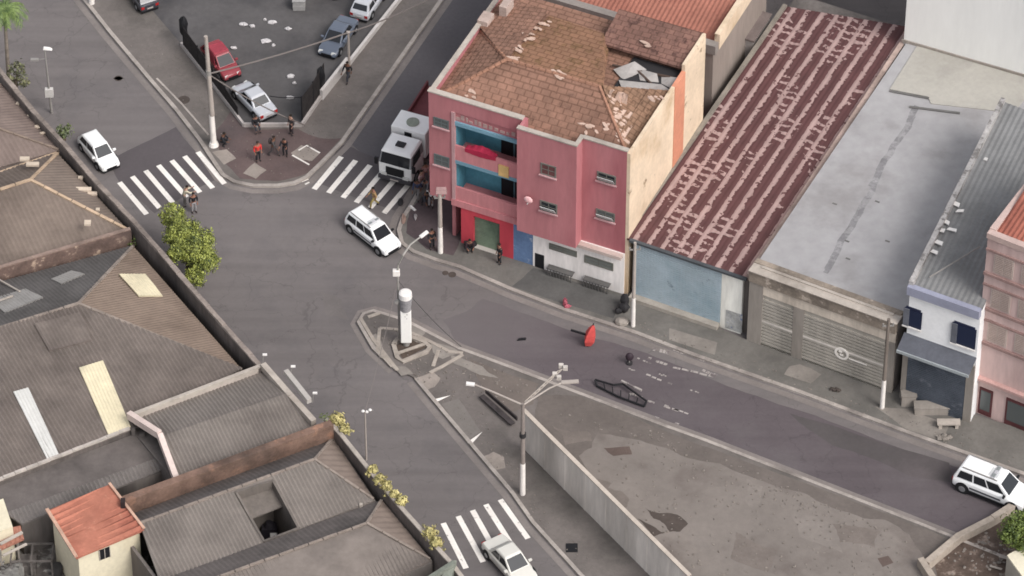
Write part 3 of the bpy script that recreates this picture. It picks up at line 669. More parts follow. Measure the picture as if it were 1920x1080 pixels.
for (u0,v0,u1,v1) in ((1030,455,1082,482),(1096,477,1150,508)):
    window(f, pb, u0,v0,u1,v1, -.062, fr=mat('shop_frame', c8(120,120,112,.85), .7), gl=glass('shop_glass', (.16,.17,.16), .3), sill=False, name='shop_window')
mb = MB(); (a_, b_), (c_, d_) = f.F(1003,474,-.07), f.F(1020,503,-.07); mb.box(a_, c_, -.075, -.03, .02, b_); mb.build('doorway', BLACK, pb)
for u in (1032, 1100):
    a_ = f.F(u, 500)[0]; mb = MB()
    for i in range(9): mb.box(a_+i*.2, a_+i*.2+.04, -.5, -.44, .13, .75)
    mb.box(a_-.05, a_+1.72, -.52, -.42, .7, .78); mb.box(a_-.05, a_+1.72, -.44, -.1, .72, .76); 
    mb.build('bench_rail', mat('rail_grey', c8(100,98,96,.8), .7), pb)
# pinkish white satellite dish on the front
mb = MB(); x, z = f.F(995,368,-PR)
for i in range(8):
    a = i*math.pi/4
mb.blob((x, -PR-.35, z), .3, .09, .26, 10, 6); dsh = mb.build('dish', mat('dish_pink', c8(240,190,190,.95), .6), pb, smooth=True)
mb = MB(); mb.path([(x, -PR-.3, z), (x-.1, -PR-.3, z-.45), (x-.1, -PR, z-.5)], .03, 6); mb.build('bracket', WHITE, dsh)

# ---------- warehouse with ribbed red roof ----------
f2 = Frame(1183,555,1400,630); f2.a = f.a-R(1.0)
f2 = Frame(1183,556,1405,632)
wx = f2.L(1408,511,4.9)[0]
wh = thing('warehouse', 'long warehouse with dark red ribbed roof streaked with flaking pale paint and a blue front', 'building', f2.o, f2.a)
hw = 4.9; wl = 26.5
c0 = f2.L(1180,441,hw); c1 = f2.L(1408,512,hw); c2 = f2.L(1712,52,hw+.6); c3 = f2.L(1475,12,hw+.6)
yl = c2[1]
sh = (c2[0]-c1[0])/c2[1]
mb = MB(); mb.add([(0,.25,0),(c1[0],.25,0),(c2[0],yl,0),(c3[0],yl,0),(0,.25,hw-.25),(c1[0],.25,hw-.25),(c2[0],yl,hw+.35),(c3[0],yl,hw+.35)], [(0,3,2,1),(4,5,6,7),(0,1,5,4),(1,2,6,5),(2,3,7,6),(3,0,4,7)])
mb.build('wall', CONCD, wh)
ang_rib = math.atan2(c2[1]-c1[1], c2[0]-c1[0])-math.pi/2
RIB = ribmat('ribbed_red', c8(96,60,60,.78), c8(184,156,151,.80), f2.a+ang_rib, .93, (f2.o.x, f2.o.y, 0))
mb = MB(); dv = Vector((c2[0]-c1[0], c2[1]-c1[1], .6))
mb.corr([(c0[0], -.1, hw), (c1[0], -.1, hw), (c2[0], c2[1], hw+.6), (c3[0], c3[1], hw+.6)], dv, .31, .028)
mb.build('roof', RIB, wh)
mb = MB(); d2 = Vector((c2[0]-c1[0], c2[1]))
mb.bar((c1[0]+.1, 0, hw+.1), (c2[0]+.1, c2[1], hw+.75), .35, .5); mb.build('side_parapet', mat('parapet_pale', c8(186,164,154,.88), .9, .2, .6, 4, stain=c8(140,124,116,.8)), wh)
mb = MB(); mb.bar((c0[0]-.12, 0, hw+.0), (c3[0]-.1, c3[1], hw+.6), .28, .3); mb.build('side_parapet', mat('parapet_grey', c8(142,134,124,.85), .9, .2, .6, 4), wh)
mb = MB(); mb.box(-.1, c1[0], -.25, -.02, hw-.1, hw+.06); mb.build('gutter', mat('gutter_dark', c8(84,88,92,.8), .7), wh)
mb = MB(); xq = f2.F(1352,560)[0]
mb.box(.1, xq, 0, .2, .15, hw-.15)
z = .2
while z < hw-.2: mb.box(.12, xq-.02, -.05, 0, z, z+.13); z += .17
mb.build('roller_shutter', mat('blue_shutter', c8(168,182,190,.98), .75, .10, .5, 5, stain=c8(146,166,176,.96), spots=.63, spot_col=c8(118,128,136,.92)), wh)
mb = MB(); mb.box(xq, c1[0]-.3, -.02, .22, 0, hw-.12); mb.build('pilaster', mat('white_render', c8(242,236,228,1.0), .9, .12, .5, 4, streak=True, stain=c8(180,172,160,.9)), wh)
a_, b_ = f2.F(1362,580)[0], f2.F(1398,600)[0]
mb = MB(); mb.box(a_, b_-.2, -.05, 0, .15, 1.7); mb.build('door', mat('blue_grey_door', c8(176,176,174,.9), .8, .25, 1.5, 6, spots=.56, spot_col=c8(110,124,160,.85), spot_scale=2.5), wh)
mb = MB(); mb.box(.05, xq, -.5, -.05, .13, .4); mb.build('step', mat('step_pale', c8(172,164,154,.85), .9, .15, .6, 4), wh)

# ---------- garage with flat grey roof ----------
f3 = Frame(1406,641,1660,735)
gh = 6.1
gb = thing('garage', 'low garage with wide flat grey roof and grey shutters bearing a round white emblem', 'building', f3.o, f3.a)
g0 = f3.L(1420,512,gh); g1 = f3.L(1684,601,gh); g2 = f3.L(1925,205,gh); g3 = f3.L(1715,85,gh); g2 = f3.L(1985,112,gh); g3 = f3.L(1700,78,gh)
GROOF = mat('membrane_roof', c8(168,166,167,.88), .75, .10, .15, 1.2, stain=c8(150,147,147,.88), spots=.72, spot_col=c8(128,126,126,.85), spot_scale=.8)
g0 = (-.1, .3); g1 = (g1[0], .3)
mb = MB(); mb.prism([g0[:2], g1[:2], g2[:2], g3[:2]], 0, gh-.3); mb.build('wall', CONCD, gb)
mb = MB(); mb.prism([g0[:2], g1[:2], g2[:2], g3[:2]], gh-.298, gh-.1); mb.build('roof', GROOF, gb)
# seam of dark patches and the paler back end
mb = MB(); pl = [(1550,505),(1585,440),(1625,375),(1660,300),(1700,240),(1720,195)]
p = [f3.L(u, v, gh-.09)[:2] for u, v in pl]; rp = []
for i in range(len(p)-1):
    for t in range(5): rp.append((p[i][0]+(p[i+1][0]-p[i][0])*t/5+random.uniform(-.08,.08), p[i][1]+(p[i+1][1]-p[i][1])*t/5))
band(mb, rp, .42, gh-.096); A_, B_ = strip(rp, .2)
for q in rp[::2]:
    a, b2 = q; mb.box(a-.2+random.uniform(-.1,.1), a+.2, b2-.3, b2+.3, gh-.1+.001, gh-.09+random.uniform(0,.004))
mb.build('roof_seam', mat('seam_grey', c8(138,136,138,.87), .85, .2, 1, 6, spots=.48, spot_col=c8(158,156,157,.88)), gb)
mb = MB(); q = [f3.L(u, v, gh-.1)[:2] for u, v in ((1668,168),(1740,182),(1745,195),(1900,212),(1985,112),(1720,86))]
mb.prism(q, gh-.099, gh-.05); mb.build('roof_panel', mat('membrane_pale', c8(176,172,164,.87), .8, .1, .3, 3, stain=c8(160,156,150,.87)), gb)
mb = MB()
for a, b in (((1705,200),(1800,212)),((1668,170),(1742,184)),((1735,86),(1920,110))): 
    x = [f3.L(*a, gh-.04), f3.L(*b, gh-.04)]; mb.bar(x[0], x[1], .18, .03)
for a in ((1565,382),(1645,378),(1588,452),(1664,452),(1590,485)):
    x = f3.L(*a, gh-.09); mb.box(x[0]-.15, x[0]+.15, x[1]-.06, x[1]+.06, gh-.1, gh-.085)
mb.build('roof_patch', mat('patch_grey', c8(112,110,108,.85), .9, .2), gb)
# front parapet: old layered concrete, sagging edge
OLD = mat('old_parapet', c8(148,136,124,.85), .92, .28, .8, 5, stain=c8(104,96,88,.8), spots=.55, spot_col=c8(196,182,168,.85), spot_scale=1.4, bump=.5)
gx1 = g1[0]
mb = MB(); mb.box(-.2, gx1, -.15, .2, gh-.9, gh+.05); mb.box(-.2, gx1, .5, .9, gh-.1, gh+.18); mb.build('parapet', OLD, gb)
mb = MB(); mb.box(-.2, gx1+.1, -.3, .55, gh-.15+.21, gh-.1+.22)
mb.box(.4, gx1-.4, .25, .45, gh+.12, gh+.2); mb.build('coping', PALEC, gb)
mb = MB(); mb.box(-.1, gx1, -.02, .1, gh-1.75, gh-.9); mb.build('beam', mat('beam_beige', c8(206,194,180,.95), .9, .2, .6, 4, stain=c8(150,138,126,.85), streak=True), gb)
xs = [f3.F(1430,600)[0], f3.F(1487,600)[0], f3.F(1505,620)[0], f3.F(1650,660)[0]]
mb = MB()
mb.box(-.2, .75, -.06, .25, 0, gh-.9); mb.build('pilaster', CONC, gb); mb = MB(); mb.box(xs[1], xs[2]+.05, -.04, .2, 0, gh-1.75); mb.build('pilaster', CONC, gb); mb = MB(); mb.box(gx1-.5, gx1, -.04, .2, 0, gh-1.75); mb.build('pilaster', CONC, gb)
SHUT = mat('grey_shutter', c8(166,160,151,.93), .75, .16, .5, 5, stain=c8(142,138,130,.9), streak=True)
for a, b in ((.75, xs[1]), (xs[2]+.05, gx1-.5)):
    mb = MB(); mb.box(a, b, .05, .1, 0, gh-1.75); z = .05
    while z < gh-2.0: mb.box(a, b, -.03, .05, z, z+.17); z += .27
    mb.box(a, b, -.03, 0, 0, .22)
    so_ = mb.build('roller_shutter', SHUT, gb)
    mb = MB(); mb.box(a, b, -.04, .0, 2.1, 2.25); mb.build('white_rail', WHITEC, so_)
# round white emblem with a dark figure and two arrow bars
cx, cz = f3.F(1578,663,-.05); mb = MB()
for i in range(20):
    a0, a1 = 2*math.pi*i/20, 2*math.pi*(i+1)/20
    mb.hull8([(cx+.48*math.cos(a0),-.062,cz+.48*math.sin(a0)),(cx+.48*math.cos(a1),-.062,cz+.48*math.sin(a1)),(cx+.33*math.cos(a1),-.062,cz+.33*math.sin(a1)),(cx+.33*math.cos(a0),-.062,cz+.33*math.sin(a0))],
             [(cx+.48*math.cos(a0),-.03,cz+.48*math.sin(a0)),(cx+.48*math.cos(a1),-.03,cz+.48*math.sin(a1)),(cx+.33*math.cos(a1),-.03,cz+.33*math.sin(a1)),(cx+.33*math.cos(a0),-.03,cz+.33*math.sin(a0))])
mb.box(cx-.2, cx+.02, -.06, -.03, cz+.05, cz+.22); mb.box(cx-.12, cx+.12, -.058, -.03, cz-.2, cz-.05); mb.box(cx+.5, cx+1.7, -.05, 0, cz-.25, cz-.15)
mb.build('emblem', PAINT, gb)

# ---------- white town house ----------
f4 = Frame(1690,748,1812,792)
th = 9.7
tb = thing('townhouse', 'narrow white house with dark blue shuttered windows above a dark shop awning', 'building', f4.o, f4.a)
tx = f4.L(1836,580,th)[0]
h0 = f4.L(1690,520,th-.1); h1 = f4.L(1838,582,th-.1); h2 = f4.L(2000,240,th-.1); h3 = f4.L(1880,195,th-.1)
tx = h1[0]
mb = MB(); mb.prism([(0,.02), (tx,.02), h2[:2], h3[:2]], 0, th-.35); mb.build('wall', mat('white_wall', c8(246,244,246,1.0), .85, .06, .5, 4), tb)
mb = MB(); TR = mat('fibre_roof', c8(134,134,134,.86), .85, .12, .5, 4, stain=c8(118,118,118,.85))
mb.corr([(0,.2,th-.25), (tx,.2,th-.25), (h2[0],h2[1],th+.1), (h3[0],h3[1],th+.1)], (h3[0],h3[1],.35), .35, .04); mb.build('roof', TR, tb)
mb = MB(); mb.bar((.05,.0,th+.02), (h3[0],h3[1],th+.25), .3, .35); mb.build('side_parapet', mat('side_white', c8(178,174,172,.87), .9, .2, 1, 5, spots=.5, spot_col=c8(128,124,122,.8)), tb)
mb = MB(); mb.box(-.1, tx, -.25, .12, th-.75, th-.1); mb.build('cornice', mat('cornice_lilac', c8(156,158,176,.88), .85, .1, .6, 4), tb)
BLUEG = glass('blue_black_glass', (.012,.02,.05), .3)
for u0, v0, u1, v1 in ((1697,572,1727,618),(1787,600,1828,655)):
    (xa, za), (xb, zb) = f4.F(u0,v0), f4.F(u1,v1); z1, z0 = za, zb
    mb = MB(); mb.box(xa, xb, -.06, .03, z0, z1-.15); mb.box(xa+.1, xb-.1, -.06, .03, z1-.15, z1); wo = mb.build('window', mat('navy_frame', c8(34,40,66,.75), .6), tb)
    mb = MB(); mb.box(xa+.35, xb-.08, -.075, -.02, z0+.08, z1-.2); mb.build('pane', BLUEG, wo)
    mb = MB(); mb.box(xa-.02, xa+.35, -.12, -.06, z0, z1-.15); mb.build('shutter', mat('shutter_grey', c8(110,112,120,.85), .7), wo)
    mb = MB(); mb.box(xa-.05, xb+.05, -.15, -.06, z0-.1, z0-.003); mb.build('sill', WHITE, wo)
mb = MB(); aw = f4.F(1690,640)[1]
mb.hull8([(-.15,-1.0,4.9),(tx,-1.0,4.9),(tx,.02,5.5),(-.15,.02,5.5)], [(-.15,-1.0,5.0),(tx,-1.0,5.0),(tx,.02,5.6),(-.15,.02,5.6)]); ao = mb.build('awning', mat('awning_dark', c8(98,100,108,.85), .8, .15, .8, 5), tb)
mb = MB(); mb.box(-.15, tx, -1.08, -1.002, 4.82, 5.02); mb.build('awning_edge', mat('awning_edge', c8(170,176,178,.88), .7, .12), ao)
mb = MB(); mb.box(.25, tx-.5, -.05, .02, .05, 4.3); z = .1
while z < 4.2: mb.box(.27, tx-.52, -.09, -.05, z, z+.1); z += .15
mb.build('roller_shutter', mat('slate_shutter', c8(88,94,104,.85), .7, .2, .8, 5, spots=.58, spot_col=c8(120,124,134,.85)), tb)
mb = MB(); mb.box(tx-.5, tx, -.1, .02, 0, 4.9); mb.build('pilaster', CONC, tb); mb = MB(); mb.box(-.1, .25, -.08, .02, 0, 4.9); mb.build('pilaster', CONC, tb); mb = MB(); mb.box(.25, tx-.5, -.03, .02, 4.3, 4.9); mb.build('lintel', CONC, tb)
# litter on this roof: pale fallen sheets
for u, v, w_ in ((1790,382,.5),(1800,395,.35),(1772,415,.5),(1785,430,.45),(1765,432,.3),(1760,455,.4),(1848,298,.2),(1752,472,.35)):
    p = f4.L(u, v, th+.1); mb = MB(); q9 = random.uniform(-.5,.5); dx, dy = math.cos(q9), math.sin(q9); e9 = random.uniform(.1,.2); z9 = th+.06
    mb.slab([(p[0]-dx*w_*.7, p[1]-dy*w_*.7-.1, z9), (p[0]+dx*w_*.7, p[1]+dy*w_*.7-.1, z9+.05), (p[0]+dx*w_*.6, p[1]+dy*w_*.6+e9, z9+.1), (p[0]-dx*w_*.5, p[1]-dy*w_*.5+e9, z9+.04)], .04); mb.build('fallen_sheet', WHITE, tb)
mb = MB(); mb.tube(f4.L(1742,520,th+.1), f4.L(1838,462,th+.4), .05, n=6); mb.build('roof_pipe', METAL, tb)

# ---------- pink apartment building, right edge ----------
f5 = Frame(1822,770,1925,812)
ah = 14.0
ab = thing('apartment_building', 'tall dusty pink apartment building with bands of shuttered windows at the right edge', 'building', f5.o, f5.a)
ax = 5.5
hh = [f5.F(1845,440)[1]]
ah = min(15.5, max(12.5, hh[0]))
DP = mat('dusty_pink', c8(204,178,173,.95), .9, .10, .5, 4, streak=True, stain=c8(176,148,143,.88))
mb = MB(); mb.box(0, ax, 0, 9, 0, ah); mb.build('wall', DP, ab)
mb = MB(); mb.corr([(.3,.5,ah+.1), (ax,.5,ah+.1), (ax,9,ah+1.4), (.3,9,ah+1.4)], (0,1,.15), .3, .06); mb.build('roof', mat('terracotta', c8(168,104,88,.82), .88, .15, .8, 6, stain=c8(140,84,72,.82)), ab)
mb = MB(); mb.box(-.05, ax, -.08, .35, ah-.1, ah+.3); mb.box(-.08, .3, .35, 9, ah-.1, ah+.35); mb.build('parapet', mat('parapet_pink', c8(200,176,168,.88), .9, .15), ab)
for i, z in enumerate([ah-2.6, ah-5.4, ah-8.2]):
    mb = MB(); mb.box(-.02, ax, -.16, -.0, z-.35, z-.15); mb.box(-.02, ax, -.1, -.0, z+1.55, z+1.7); mb.build('ledge', mat('ledge_brown', c8(158,130,125,.86), .9, .18, 1, 5), ab)
    for x in (.55, 2.35, 4.1):
        mb = MB(); mb.box(x, x+1.3, -.06, 0, z, z+1.5); wo = mb.build('window', mat('window_surround', c8(196,180,172,.88), .85, .1), ab)
        for q in range(2):
            mb = MB(); zz = z+.08
            while zz < z+1.4: mb.box(x+.08+q*.6, x+.62+q*.6, -.085, -.06, zz, zz+.1); zz += .14
            mb.build('blind', mat('blind_beige', c8(176,158,150,.87), .8, .12), wo)
for x0, x1 in ((.4,1.3),(2.2,3.9),(4.4,5.4)):
    mb = MB(); mb.box(x0, x1, -.05, 0, .1, 2.3); wo = mb.build('shop_door', mat('door_frame_red', c8(96,56,58,.85), .8, .2), ab)
    mb = MB(); mb.box(x0+.12, x1-.12, -.065, -.05, .5, 2.1); mb.build('pane', GLASS2, wo)
mb = MB(); mb.box(-.02, ax, -.3, .0, 3.0, 3.2); mb.build('canopy', mat('canopy_rose', c8(196,160,154,.88), .85), ab)

# ---------- buildings behind ----------
f6 = Frame(1722,84,1920,108, gh)
f6.o.z = 0
wb = thing('white_building', 'big plain white walled building at the top right corner', 'building', f6.o, f.a)
f6.a = f.a; f6.M = Matrix.Translation(f6.o) @ Matrix.Rotation(f6.a, 4, 'Z'); f6.I = f6.M.inverted(); f6.ld = f6.I.to_3x3()
mb = MB(); mb.box(-1.0, 14, 0, 12, 0, 16); mb.build('wall', mat('bright_white_wall', c8(234,234,231,.95), .85, .04, .4, 3, streak=True), wb)
mb = MB(); mb.box(-1.1, 14.1, -.08, .0, gh-.1, gh+.12); mb.build('base_course', CONC, wb)
# orange roofed building behind the pink one
f7 = Frame(960,5,1360,92, H)
f7.o.z = 0
f7.a = f.a; f7.M = Matrix.Translation(f7.o) @ Matrix.Rotation(f7.a, 4, 'Z'); f7.I = f7.M.inverted(); f7.ld = f7.I.to_3x3()
hb = 9.4
ob = thing('neighbour_building', 'building with an orange tiled roof behind a long grey parapet, beyond the pink block', 'building', f7.o, f7.a)
e0 = f7.L(1355,60,hb); wtot = e0[0]
mb = MB(); q = f7.L(1360,92,hb)
mb.box(-3, wtot, q[1], q[1]+9, 0, hb-.6); mb.build('wall', mat('grey_render', c8(150,138,130,.85), .9, .15, .4, 4, streak=True), ob)
mb = MB(); mb.box(-3.0, wtot+.2, q[1]-.2, q[1]+.35, hb-.6, hb+.1); mb.build('parapet', mat('grey_parapet', c8(146,138,132,.85), .9, .15, .5, 4), ob)
mb = MB(); mb.corr([(-3,q[1]+.5,hb-.25),(wtot-.1,q[1]+.5,hb-.25),(wtot-.1,q[1]+8.5,hb+1.2),(-3,q[1]+8.5,hb+1.2)], (0,1,.18), .3, .05); mb.build('roof', mat('orange_tiles', c8(168,112,96,.84), .88, .14, .5, 4, stain=c8(146,90,78,.82)), ob)
mb = MB(); mb.box(wtot-.1, wtot+.25, q[1]+.35, q[1]+9, hb-.5, hb+.7); mb.build('end_wall', CREAM, ob)
# grey yard building between that and the red roof
f8 = Frame(1365,100,1460,130, 4)
f8.o.z = 0
f8.a = f.a; f8.M = Matrix.Translation(f8.o) @ Matrix.Rotation(f8.a, 4, 'Z'); f8.I = f8.M.inverted(); f8.ld = f8.I.to_3x3()
yb_ = thing('yard_shed', 'small grey flat roofed shed in the gap between the pink block and the red roof', 'shed', f8.o, f8.a)
mb = MB(); mb.box(-.3, 1.7, 0, 2.8, 0, 5.6); mb.build('wall', mat('grey_pale_wall', c8(176,168,164,.87), .9, .15), yb_)
mb = MB(); mb.box(-.45, 1.8, -.1, 2.9, 5.6, 5.75); mb.build('roof', mat('shed_roof', c8(120,108,104,.85), .9, .2), yb_)
gbk = thing('rear_building', 'long grey low roof behind the orange tiled roof at the top edge', 'building', P(1400,40,0), f.a)
mb = MB(); mb.box(-22, 3.0, 9.5, 22, 0, 8.4); mb.build('wall', mat('grey_render', ()), gbk)
mb = MB(); mb.corr([(-22,9.5,8.45),(3.0,9.5,8.45),(3.0,22,9.2),(-22,22,9.2)], (0,1,.06), .5, .04); mb.build('roof', mat('grey_long_roof', c8(150,142,138,.85), .85, .1, .4, 4), gbk)
gk2 = thing('lean_to', 'dark lean-to roof in the narrow gap behind the red warehouse', 'shed', P(1400,75,0), f.a)
mb = MB(); mb.box(.2, 3.6, 6.2, 9.3, 0, 6.2); mb.build('wall', mat('grey_pale_wall', ()), gk2)
mb = MB(); mb.slab([(.0,6.0,6.25),(3.8,6.0,6.25),(3.8,9.4,6.6),(0,9.4,6.6)], .12); mb.build('roof', mat('lean_roof', c8(108,92,88,.85), .9, .25, 1, 5), gk2)
# ======================= LEFT-HAND BLOCK =======================
def WP(u, v, z): return tuple(P(u, v, z))
FIB = mat('fibre_cement', c8(122,112,106,.84), .9, .16, .5, 3.0, stain=c8(104,95,90,.84), bump=.15)
FIB2 = mat('fibre_cement_brown', c8(126,113,104,.84), .9, .16, .5, 3.0, stain=c8(110,98,90,.84), spots=.66, spot_col=c8(92,84,80,.84))
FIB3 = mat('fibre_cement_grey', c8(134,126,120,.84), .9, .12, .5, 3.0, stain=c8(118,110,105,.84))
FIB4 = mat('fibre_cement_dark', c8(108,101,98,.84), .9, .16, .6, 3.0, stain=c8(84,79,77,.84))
RIDGE = mat('ridge_cap', c8(176,158,142,.86), .9, .2, 1, 5)
SKY1 = mat('skylight_yellow', c8(222,210,180,.86), .6, .12, .6, 4, stain=c8(196,186,162,.86))
SKY2 = mat('skylight_white', c8(206,204,200,.9), .6, .10, .5, 3)
SKYG = mat('skylight_grey', c8(160,156,152,.86), .7, .12, .8, 4)
BRICKD = mat('dark_streaked_wall', c8(112,104,100,.84), .92, .3, .8, 5, stain=c8(84,78,76,.84), streak=True, bump=.4)  # dark masonry colour with darker patches stretched vertically
def base_of(pts):
    return (sum(p[0] for p in pts)/len(pts), sum(p[1] for p in pts)/len(pts), 0)
def body(pts, z, name, m, par):
    mb = MB(); mb.prism([p[:2] for p in pts], 0, z); return mb.build(name, m, par, world=True)
def on_plane(a, b, c, u, v, up=.03):
    """where the line of sight through a picture point meets the roof plane a, b, c"""
    a, b, c = Vector(a), Vector(b), Vector(c); n = (b-a).cross(c-a).normalized(); 
    if n.z < 0: n = -n
    d = ray(u, v); k = (a-CP).dot(n)/d.dot(n); return CP+d*k+n*up
def skylight(pl, quad, name, m, par, ribs=True):
    q = [on_plane(*pl, u, v, .14) for u, v in quad]; mb = MB()
    mb.corr(q, q[3]-q[0], .2, .03, th=.06) if ribs else mb.slab(q, .06)
    return mb.build(name, m, par, world=True)
# boundary wall towards the street (its top follows the picture)
WZ = 4.6
WL = [(-30,95),(0,132),(60,205),(122,272),(185,345),(245,408),(300,470),(370,552),(430,620),(490,688)]
pw = thing('boundary_wall', 'long dark boundary wall with pale worn coping on the left side of the street', 'wall', P(240,400,0))
pts = [WP(u, v, WZ) for u, v in WL]
mb = MB()
for i in range(len(pts)-1): mb.wall(pts[i], pts[i+1], .38, 0, WZ-.08, WZ-.08)
mb.build('masonry', BRICKD, pw, world=True)
mb = MB()
for i in range(len(pts)-1):
    a, b = Vector(pts[i]), Vector(pts[i+1]); n = 6
    for k in range(n):
        p, q = a.lerp(b, k/n), a.lerp(b, (k+.96)/n); mb.wall(p, q, .30+random.uniform(-.03,.03), WZ-.082, WZ+random.uniform(-.02,.04))
mb.build('coping', mat('worn_coping', c8(150,138,130,.84), .9, .25, 1, 5, stain=c8(112,102,96,.8)), pw, world=True)
# ---- upper left roofs
EZ = 3.9
A1 = thing('hipped_roof_house', 'house with a dark brown hipped roof and pale ridge caps by the boundary wall', 'house', P(60,400,0))
E1 = WP(108,288,EZ); E2 = WP(240,432,EZ); E3 = WP(-60,532,EZ); PK = WP(57,338,EZ+1.7); PKW = WP(-90,385,EZ+1.7); E4 = WP(-120,350,EZ)
mb = MB(); mb.corr([E1, E2, PK], (E2[1]-E1[1], -(E2[0]-E1[0]), 0), .3, .04); mb.corr([E2, E3, PKW, PK], (-(E3[1]-E2[1]), (E3[0]-E2[0]), 0), .3, .04); mb.corr([PK, PKW, E4, E1], (-(E3[1]-E2[1]), (E3[0]-E2[0]), 0), .3, .04)
mb.build('roof', FIB2, A1, world=True)
body([E1, E2, E3, WP(-120,350,EZ)], EZ-.2, 'wall', BRICKD, A1)
def ridge(par, segs, w_=.2, m=RIDGE, name='ridge_cap'):
    mb = MB()
    for a, b in segs:
        a, b = Vector(a)+Vector((0,0,.06)), Vector(b)+Vector((0,0,.06)); n = max(2, int((b-a).length/.9))
        for k in range(n): mb.bar(a.lerp(b, k/n), a.lerp(b, (k+.94)/n), w_*random.uniform(.8,1.1), .1)
    return mb.build(name, m, par, world=True)
ridge(A1, [(E1, PK), (PK, E2), (PK, PKW), (WP(-60,345,EZ+.4), E1)], .2, mat('ridge_cap_pale', c8(188,164,140,.88), .9, .2, 1, 5))
pl = (E1, E2, PK)
mb = MB()
for u, v, w_, h_ in ((155,357,.5,.15),(163,420,.2,.2),(150,335,.15,.1),(182,395,.12,.1),(172,365,.3,.12),(60,310,.4,.15),(45,300,.3,.15)):
    p = on_plane(*pl, u, v, .12); mb = MB(); mb.box(p.x-w_, p.x+w_, p.y-h_, p.y+h_, p.z-.12, p.z+.03); mb.build('loose_slab', mat('slab_pale', c8(206,190,172,.9), .9, .15), A1, world=True)
A0 = thing('hipped_roof_house', 'house with a plain pinkish brown roof at the left edge, above the other roofs', 'house', P(20,260,0))
F1 = WP(2,158,EZ); F2 = WP(112,282,EZ); F3 = WP(-130,350,EZ); F4 = WP(-150,175,EZ); PK0 = WP(-60,222,EZ+1.4)
mb = MB(); mb.corr([F1, F2, PK0], (1,.6,0), .3, .04); mb.corr([F2, F3, PK0], (.6,-1,0), .3, .04); mb.corr([F3, F4, PK0], (1,.6,0), .3, .04); mb.corr([F4, F1, PK0], (.6,-1,0), .3, .04)
mb.build('roof', mat('fibre_cement_pink', c8(132,117,110,.84), .9, .14, .5, 3, stain=c8(118,104,98,.84)), A0, world=True)
body([F1, F2, F3, F4], EZ-.2, 'wall', BRICKD, A0)
ridge(A0, [(PK0, F2), (PK0, F1)], .14, mat('ridge_cap_dull', c8(142,126,114,.84), .9, .2, 1, 5))
mb = MB()
for u, v in ((62,222),(57,218),(36,196),(70,240),(78,252)):
    p = on_plane(F1, F2, PK0, u, v, .1); mb.blob(p, .22, .16, .1, 7, 4, .3)
mb.build('rubble', mat('slab_pale', ()), A0, world=True)
# party wall of worn brick between the two roofs
wa, wb2 = WP(244,428,EZ+.55), WP(-40,512,EZ+.55)
pt = MB(); pt.wall(wa, wb2, .35, 0, EZ+.5, EZ+.5)
pa_ = thing('party_wall', 'low worn brick party wall between the brown hipped roof and the skylight roof', 'wall', P(120,480,0)); pt.build('masonry', mat('old_brick', c8(120,100,92,.84), .92, .3, 1.2, 6, stain=c8(92,78,74,.8), spots=.55, spot_col=c8(176,154,136,.86), spot_scale=1.2), pa_, world=True)
mb = MB(); mb.wall(wa, wb2, .22, EZ+.5, EZ+.58, EZ+.58); mb.build('coping', mat('coping_pinkish', c8(148,128,118,.84), .9, .25, 1, 5, spots=.6, spot_col=c8(190,170,152,.86)), pa_, world=True)
# ---- skylight warehouse B
B_ = thing('hall', 'large hall with a dark corrugated hipped roof and cream and white skylight panels', 'warehouse', P(200,700,0))
Z0 = 3.7; PB = WP(147,570,Z0+1.9); PW = WP(-80,640,Z0+1.9)
G1 = WP(250,462,Z0); G2 = WP(455,695,Z0); G3 = WP(243,806,Z0); G3b = WP(-60,925,Z0); G4 = WP(-60,545,Z0)
mb = MB(); ea = Vector(G2)-Vector(G1); ec = Vector(G3b)-Vector(G3)
mb.corr([G1, G2, PB], (ea.y, -ea.x, 0), .22, .04); mb.build('roof', mat('fibre_cement_lit_hip', c8(132,116,104,.85), .9, .12, .4, 3, stain=c8(116,101,90,.84)), B_, world=True)  # lighter brown copy paints the sunlit side into this hip
G2b = WP(440,690,Z0)
mb = MB(); mb.corr([PB, G2, G3, G3b, PW], (-ec.y, ec.x, 0), .25, .085, wob=.004); mb.build('roof', FIB, B_, world=True)
mb = MB(); mb.corr([PB, PW, G4, G1], (-ec.y, ec.x, 0), .24, .045); mb.build('roof', mat('fibre_cement_shaded', c8(104,100,98,.84), .9, .16, .5, 3, stain=c8(92,88,86,.84)), B_, world=True)  # darker copy of the sheet colour paints shade on the back slope
body([G1, G2, G3, G3b, G4], Z0-.15, 'wall', BRICKD, B_)
ridge(B_, [(PB, G1), (PB, G2), (PB, PW)], .18, mat('ridge_cap_grey', c8(146,134,125,.84), .9, .2, 1, 5))
pE = (G1, G2, PB); pS = (PB, G3, G3b); pN = (PB, PW, G1)
skylight(pE, [(222,517),(272,517),(304,558),(259,558)], 'skylight', SKY1, B_)
skylight(pS, [(148,692),(193,678),(245,803),(205,822)], 'skylight', SKY1, B_)
skylight(pS, [(25,737),(53,729),(112,858),(90,867)], 'skylight', SKY2, B_)
skylight(pN, [(96,527),(135,511),(160,517),(116,536)], 'skylight', SKYG, B_)
skylight(pN, [(-20,566),(48,545),(82,561),(10,590)], 'skylight', SKYG, B_)
q = [on_plane(*pS, u, v, .16) for u, v in ((64,610),(150,588),(172,640),(92,660))]
mb = MB(); mb.corr(q, q[3]-q[0], .24, .05, th=.14); mb.build('roof_patch', FIB, B_, world=True)
mb = MB()
for a, b in (((0,535),(38,552)),((0,575),(25,560))): mb.bar(on_plane(*pN, *a, .4), on_plane(*pN, *b, .2), .1, .08)
mb.build('conduit', PALEC, B_, world=True)
mb = MB(); a, b = Vector(WP(243,803,Z0+.12)), Vector(WP(-60,922,Z0+.12)); n = 14
